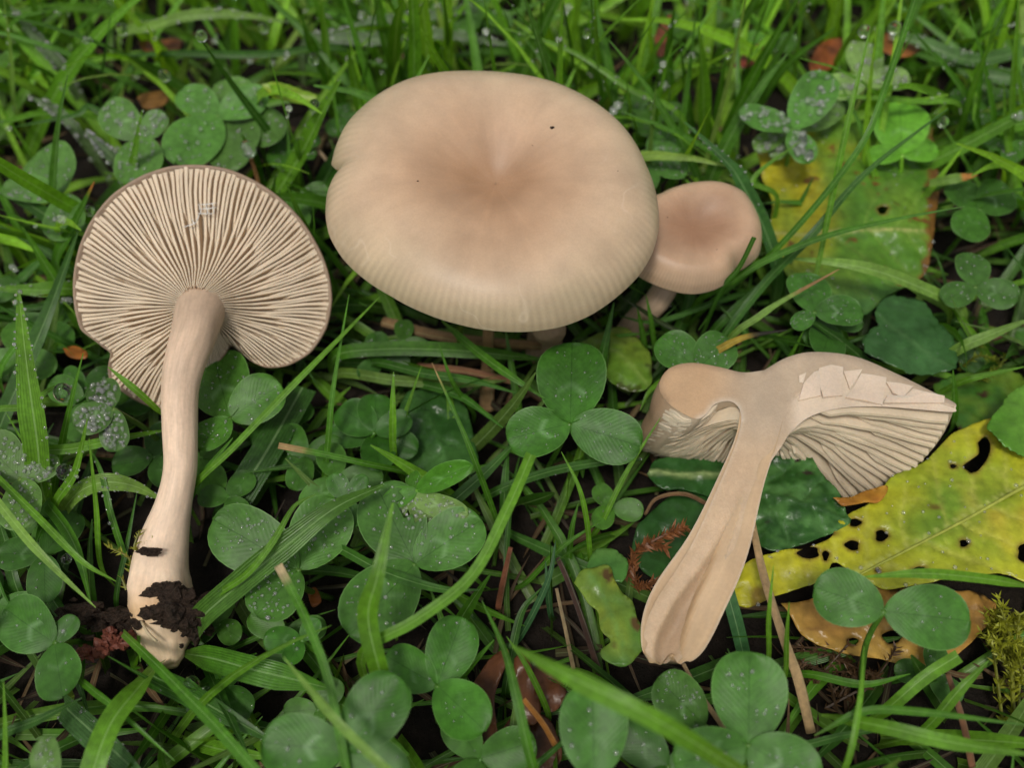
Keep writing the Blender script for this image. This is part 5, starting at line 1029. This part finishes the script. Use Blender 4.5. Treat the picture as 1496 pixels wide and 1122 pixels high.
def lawn(name, n, box, label, cat, cols, Lr, lean, wr, dep_ok=.1, zmax=None, seed=1, mat='grass', soft=.12, base_z=-.1, dens=None):
    rg = np.random.default_rng(seed); ns = 8
    x = rg.uniform(box[0], box[1], n); y = rg.uniform(box[2], box[3], n)
    if dens is not None:
        k = rg.random(n) < dens(x, y); x, y = x[k], y[k]; n = len(x)
    Ln = rg.uniform(Lr[0], Lr[1], n)
    az = rg.uniform(0, 2*np.pi, n); a0 = np.radians(rg.uniform(lean[0], lean[1], n)); cv = np.radians(rg.uniform(0, 85, n)) * rg.choice([1, 1, 1, -.4], n)
    tw = rg.normal(0, .35, n); P = np.zeros((n, ns, 3)); P[:, 0] = np.stack([x, y, np.full(n, base_z) + rg.uniform(0, .1, n)], 1)
    for k in range(1, ns):
        al = np.minimum(a0 + cv * (k / ns) ** 1.3, 1.75); a2 = az + tw * k / ns; st = Ln / (ns - 1)
        P[:, k] = P[:, k-1] + np.stack([np.sin(al) * np.cos(a2) * st, np.sin(al) * np.sin(a2) * st, np.cos(al) * st], 1)
    P[:, :, 2] = np.maximum(P[:, :, 2], -.1)
    px, py, t = proj(P.reshape(-1, 3)); px = px.reshape(n, ns); py = py.reshape(n, ns); t = t.reshape(n, ns); bad = np.zeros(n, bool)
    for poly, d in KEEP: bad |= (inside(px, py, poly) & (t < d)).any(1)
    sf = np.zeros(n, bool)
    for sx_, sy_, r in SOFT: sf |= ((np.hypot(px - sx_, py - sy_) < r) & (P[:, :, 2] > .9)).any(1)
    bad |= sf & (rg.random(n) > soft); bad |= (t < 10.5).any(1)
    P = P[~bad]; n = len(P); w = rg.uniform(wr[0], wr[1], n)
    T = np.gradient(P, axis=1); T /= np.linalg.norm(T, axis=2)[..., None] + 1e-9
    h = np.array([0, -.4, .9]) + rg.normal(0, .5, (n, 1, 3)); Nn = h - (h * T).sum(2)[..., None] * T; Nn /= np.linalg.norm(Nn, axis=2)[..., None] + 1e-9; B = np.cross(T, Nn)
    pr = np.minimum(1, (1.03 - np.linspace(0, 1, ns)) / .5) ** .8; hw = (w[:, None] * pr)[..., None]
    V = np.stack([P - B * hw + Nn * hw * .3, P, P + B * hw + Nn * hw * .3], 2).reshape(-1, 3)
    idx = np.arange(n * ns * 3).reshape(n, ns, 3); F = np.concatenate([np.stack([idx[:, :-1, j], idx[:, :-1, j+1], idx[:, 1:, j+1], idx[:, 1:, j]], -1).reshape(-1, 4) for j in (0, 1)])
    c = np.asarray(cols)[rg.integers(0, len(cols), n)] * rg.uniform(.75, 1.25, (n, 1)); C = np.repeat(c, ns * 3, 0)
    k = np.tile(np.repeat(np.linspace(0, 1, ns), 3), n); C = mixc(C, (.15, .17, .05), np.clip(.35 - k, 0, .3))
    uv = np.stack([np.tile([0, .5, 1], n * ns), k], 1)
    o = mk(name, V, F, M[mat], None, C, uv, origin=np.zeros(3)); o['kind'] = 'stuff'; o['label'] = label; o['category'] = cat
    return P
GC = GRASS + [MID, LIGHT, DARK, (.12, .22, .04)]
back = lawn('grass', 3600, (-30, 30, 3, 36), 'dense tangle of green grass behind the mushrooms', 'grass', [tuple(np.array(c) * (1.9, 1.65, 1.5)) for c in GC], (3.0, 7.5), (5, 65), (.06, .19), seed=3, soft=.15)
front = lawn('grass', 3000, (-22, 22, -20, 5), 'low mixed grass filling the gaps between clover and mushrooms', 'grass', GC, (1.8, 4.6), (25, 85), (.04, .15), seed=4, soft=.05)
far = lawn('grass', 5000, (-130, 130, -90, 150), 'surrounding lawn away from the mushrooms', 'grass', GC, (3, 6.5), (10, 65), (.12, .28), seed=6, dens=lambda x, y: ((np.abs(x) > 26) | (y > 30) | (y < -21)) * 1.0)
lawn('thatch', 3200, (-26, 26, -18, 32), 'brown dry thatch and litter on the soil', 'thatch', [(.11, .06, .028), (.06, .03, .016), (.15, .085, .04), (.035, .018, .011)], (.8, 2.6), (70, 92), (.03, .08), seed=5, mat='dry', soft=.2, base_z=.02)
# dew on the tangle
tips = back[RNG.random(len(back)) < .6]; k = RNG.integers(3, 8, len(tips)); P = tips[np.arange(len(tips)), k]
ok = P[:, 1] < 20; P = P[ok]; P = np.repeat(P, 3, 0) + RNG.normal(0, .16, (len(P) * 3, 3)) * (0.3, .3, .5)
dew(P, np.tile((0, 0, 1.0), (len(P), 1)), .016 + .06 * RNG.random(len(P)) ** 2.5, None, .9, 'dew')
bpy.data.objects['dew']['label'] = 'fine dew clinging to the grass tangle'; bpy.data.objects['dew']['category'] = 'dew'
# low clover between everything else
SPOTS = [(300, 130, 'behind the gilled cap'), (60, 320, 'left of the gilled cap'), (60, 560, 'near the broad upright wet blade'), (120, 780, 'beside the long pale blade'), (60, 1000, 'left of the soil-caked base'), (330, 1040, 'below the soil-caked base'), (420, 700, 'between the pale stem and the dewy clover'),
         (600, 560, 'under the front of the large cap'), (700, 720, 'below the large clover'), (800, 900, 'near the dry stalks'), (640, 1090, 'beside the dead leaves'), (1000, 880, 'around the halved stem tip'), (1250, 1080, 'below the tan leaf'), (1450, 1080, 'beside the moss tuft'), (700, 60, 'behind the large cap'), (1050, 120, 'in the tall blades right of the large cap'),
         (1400, 80, 'behind the pale clover'), (1450, 360, 'right of the torn leaf'), (1050, 450, 'below the small mushroom'), (1450, 520, 'near the tip of the halved cap')]
rgc = random.Random(77); LOW = 'low clover leaves between the grass'; made = 0
for _ in range(900):
    if made >= 44: break
    px, py = rgc.uniform(-40, 1540), rgc.uniform(10, 1130); z = rgc.uniform(.8, 1.5) if py > 420 else rgc.uniform(1.2, 2.4); J = at(px, py, z); t = np.dot(J - CAM, FWD)
    if any(inside(np.array([px]), np.array([py]), poly)[0] and t < d + 1 for poly, d in KEEP): continue
    if any(math.hypot(px - a, py - b) < r * .8 + 22 for a, b, r in SOFT): continue
    a0 = rgc.uniform(0, 6.3); rad = rgc.uniform(.55, .95); lv = []
    ft = np.array([J[0] + rgc.uniform(-.4, .4), J[1] + rgc.uniform(-.2, .6), 0.0]); tt = thing('clover_leaf', 'low half-hidden clover leaf ' + min(SPOTS, key=lambda s: math.hypot(px - s[0], py - s[1]))[2], 'clover', ft, LOW); col = rgc.choice(GREENS)
    for q in range(3):
        a = a0 + q * 2.09 + rgc.uniform(-.25, .25); tip = J + np.array([math.cos(a) * rad, math.sin(a) * rad, rgc.uniform(-.1, .15)])
        add_leaflet(tt, J, tip, rgc.uniform(.75, .95), unit(HINT + np.array([rgc.uniform(-.25, .25), rgc.uniform(-.25, .25), 0])), col, rgc.uniform(.05, .2), .05, .02, 10 if py < 300 else 3, .02 if py < 300 else .014, rgc)
    V, F, uv = tube(crs([J, (J + ft) / 2 + (.1, 0, .1), ft - (0, 0, .25)], 8), .05, 6); mk('petiole', V, F, M['petiole'], tt, np.array(col) * 1.3, uv); made += 1
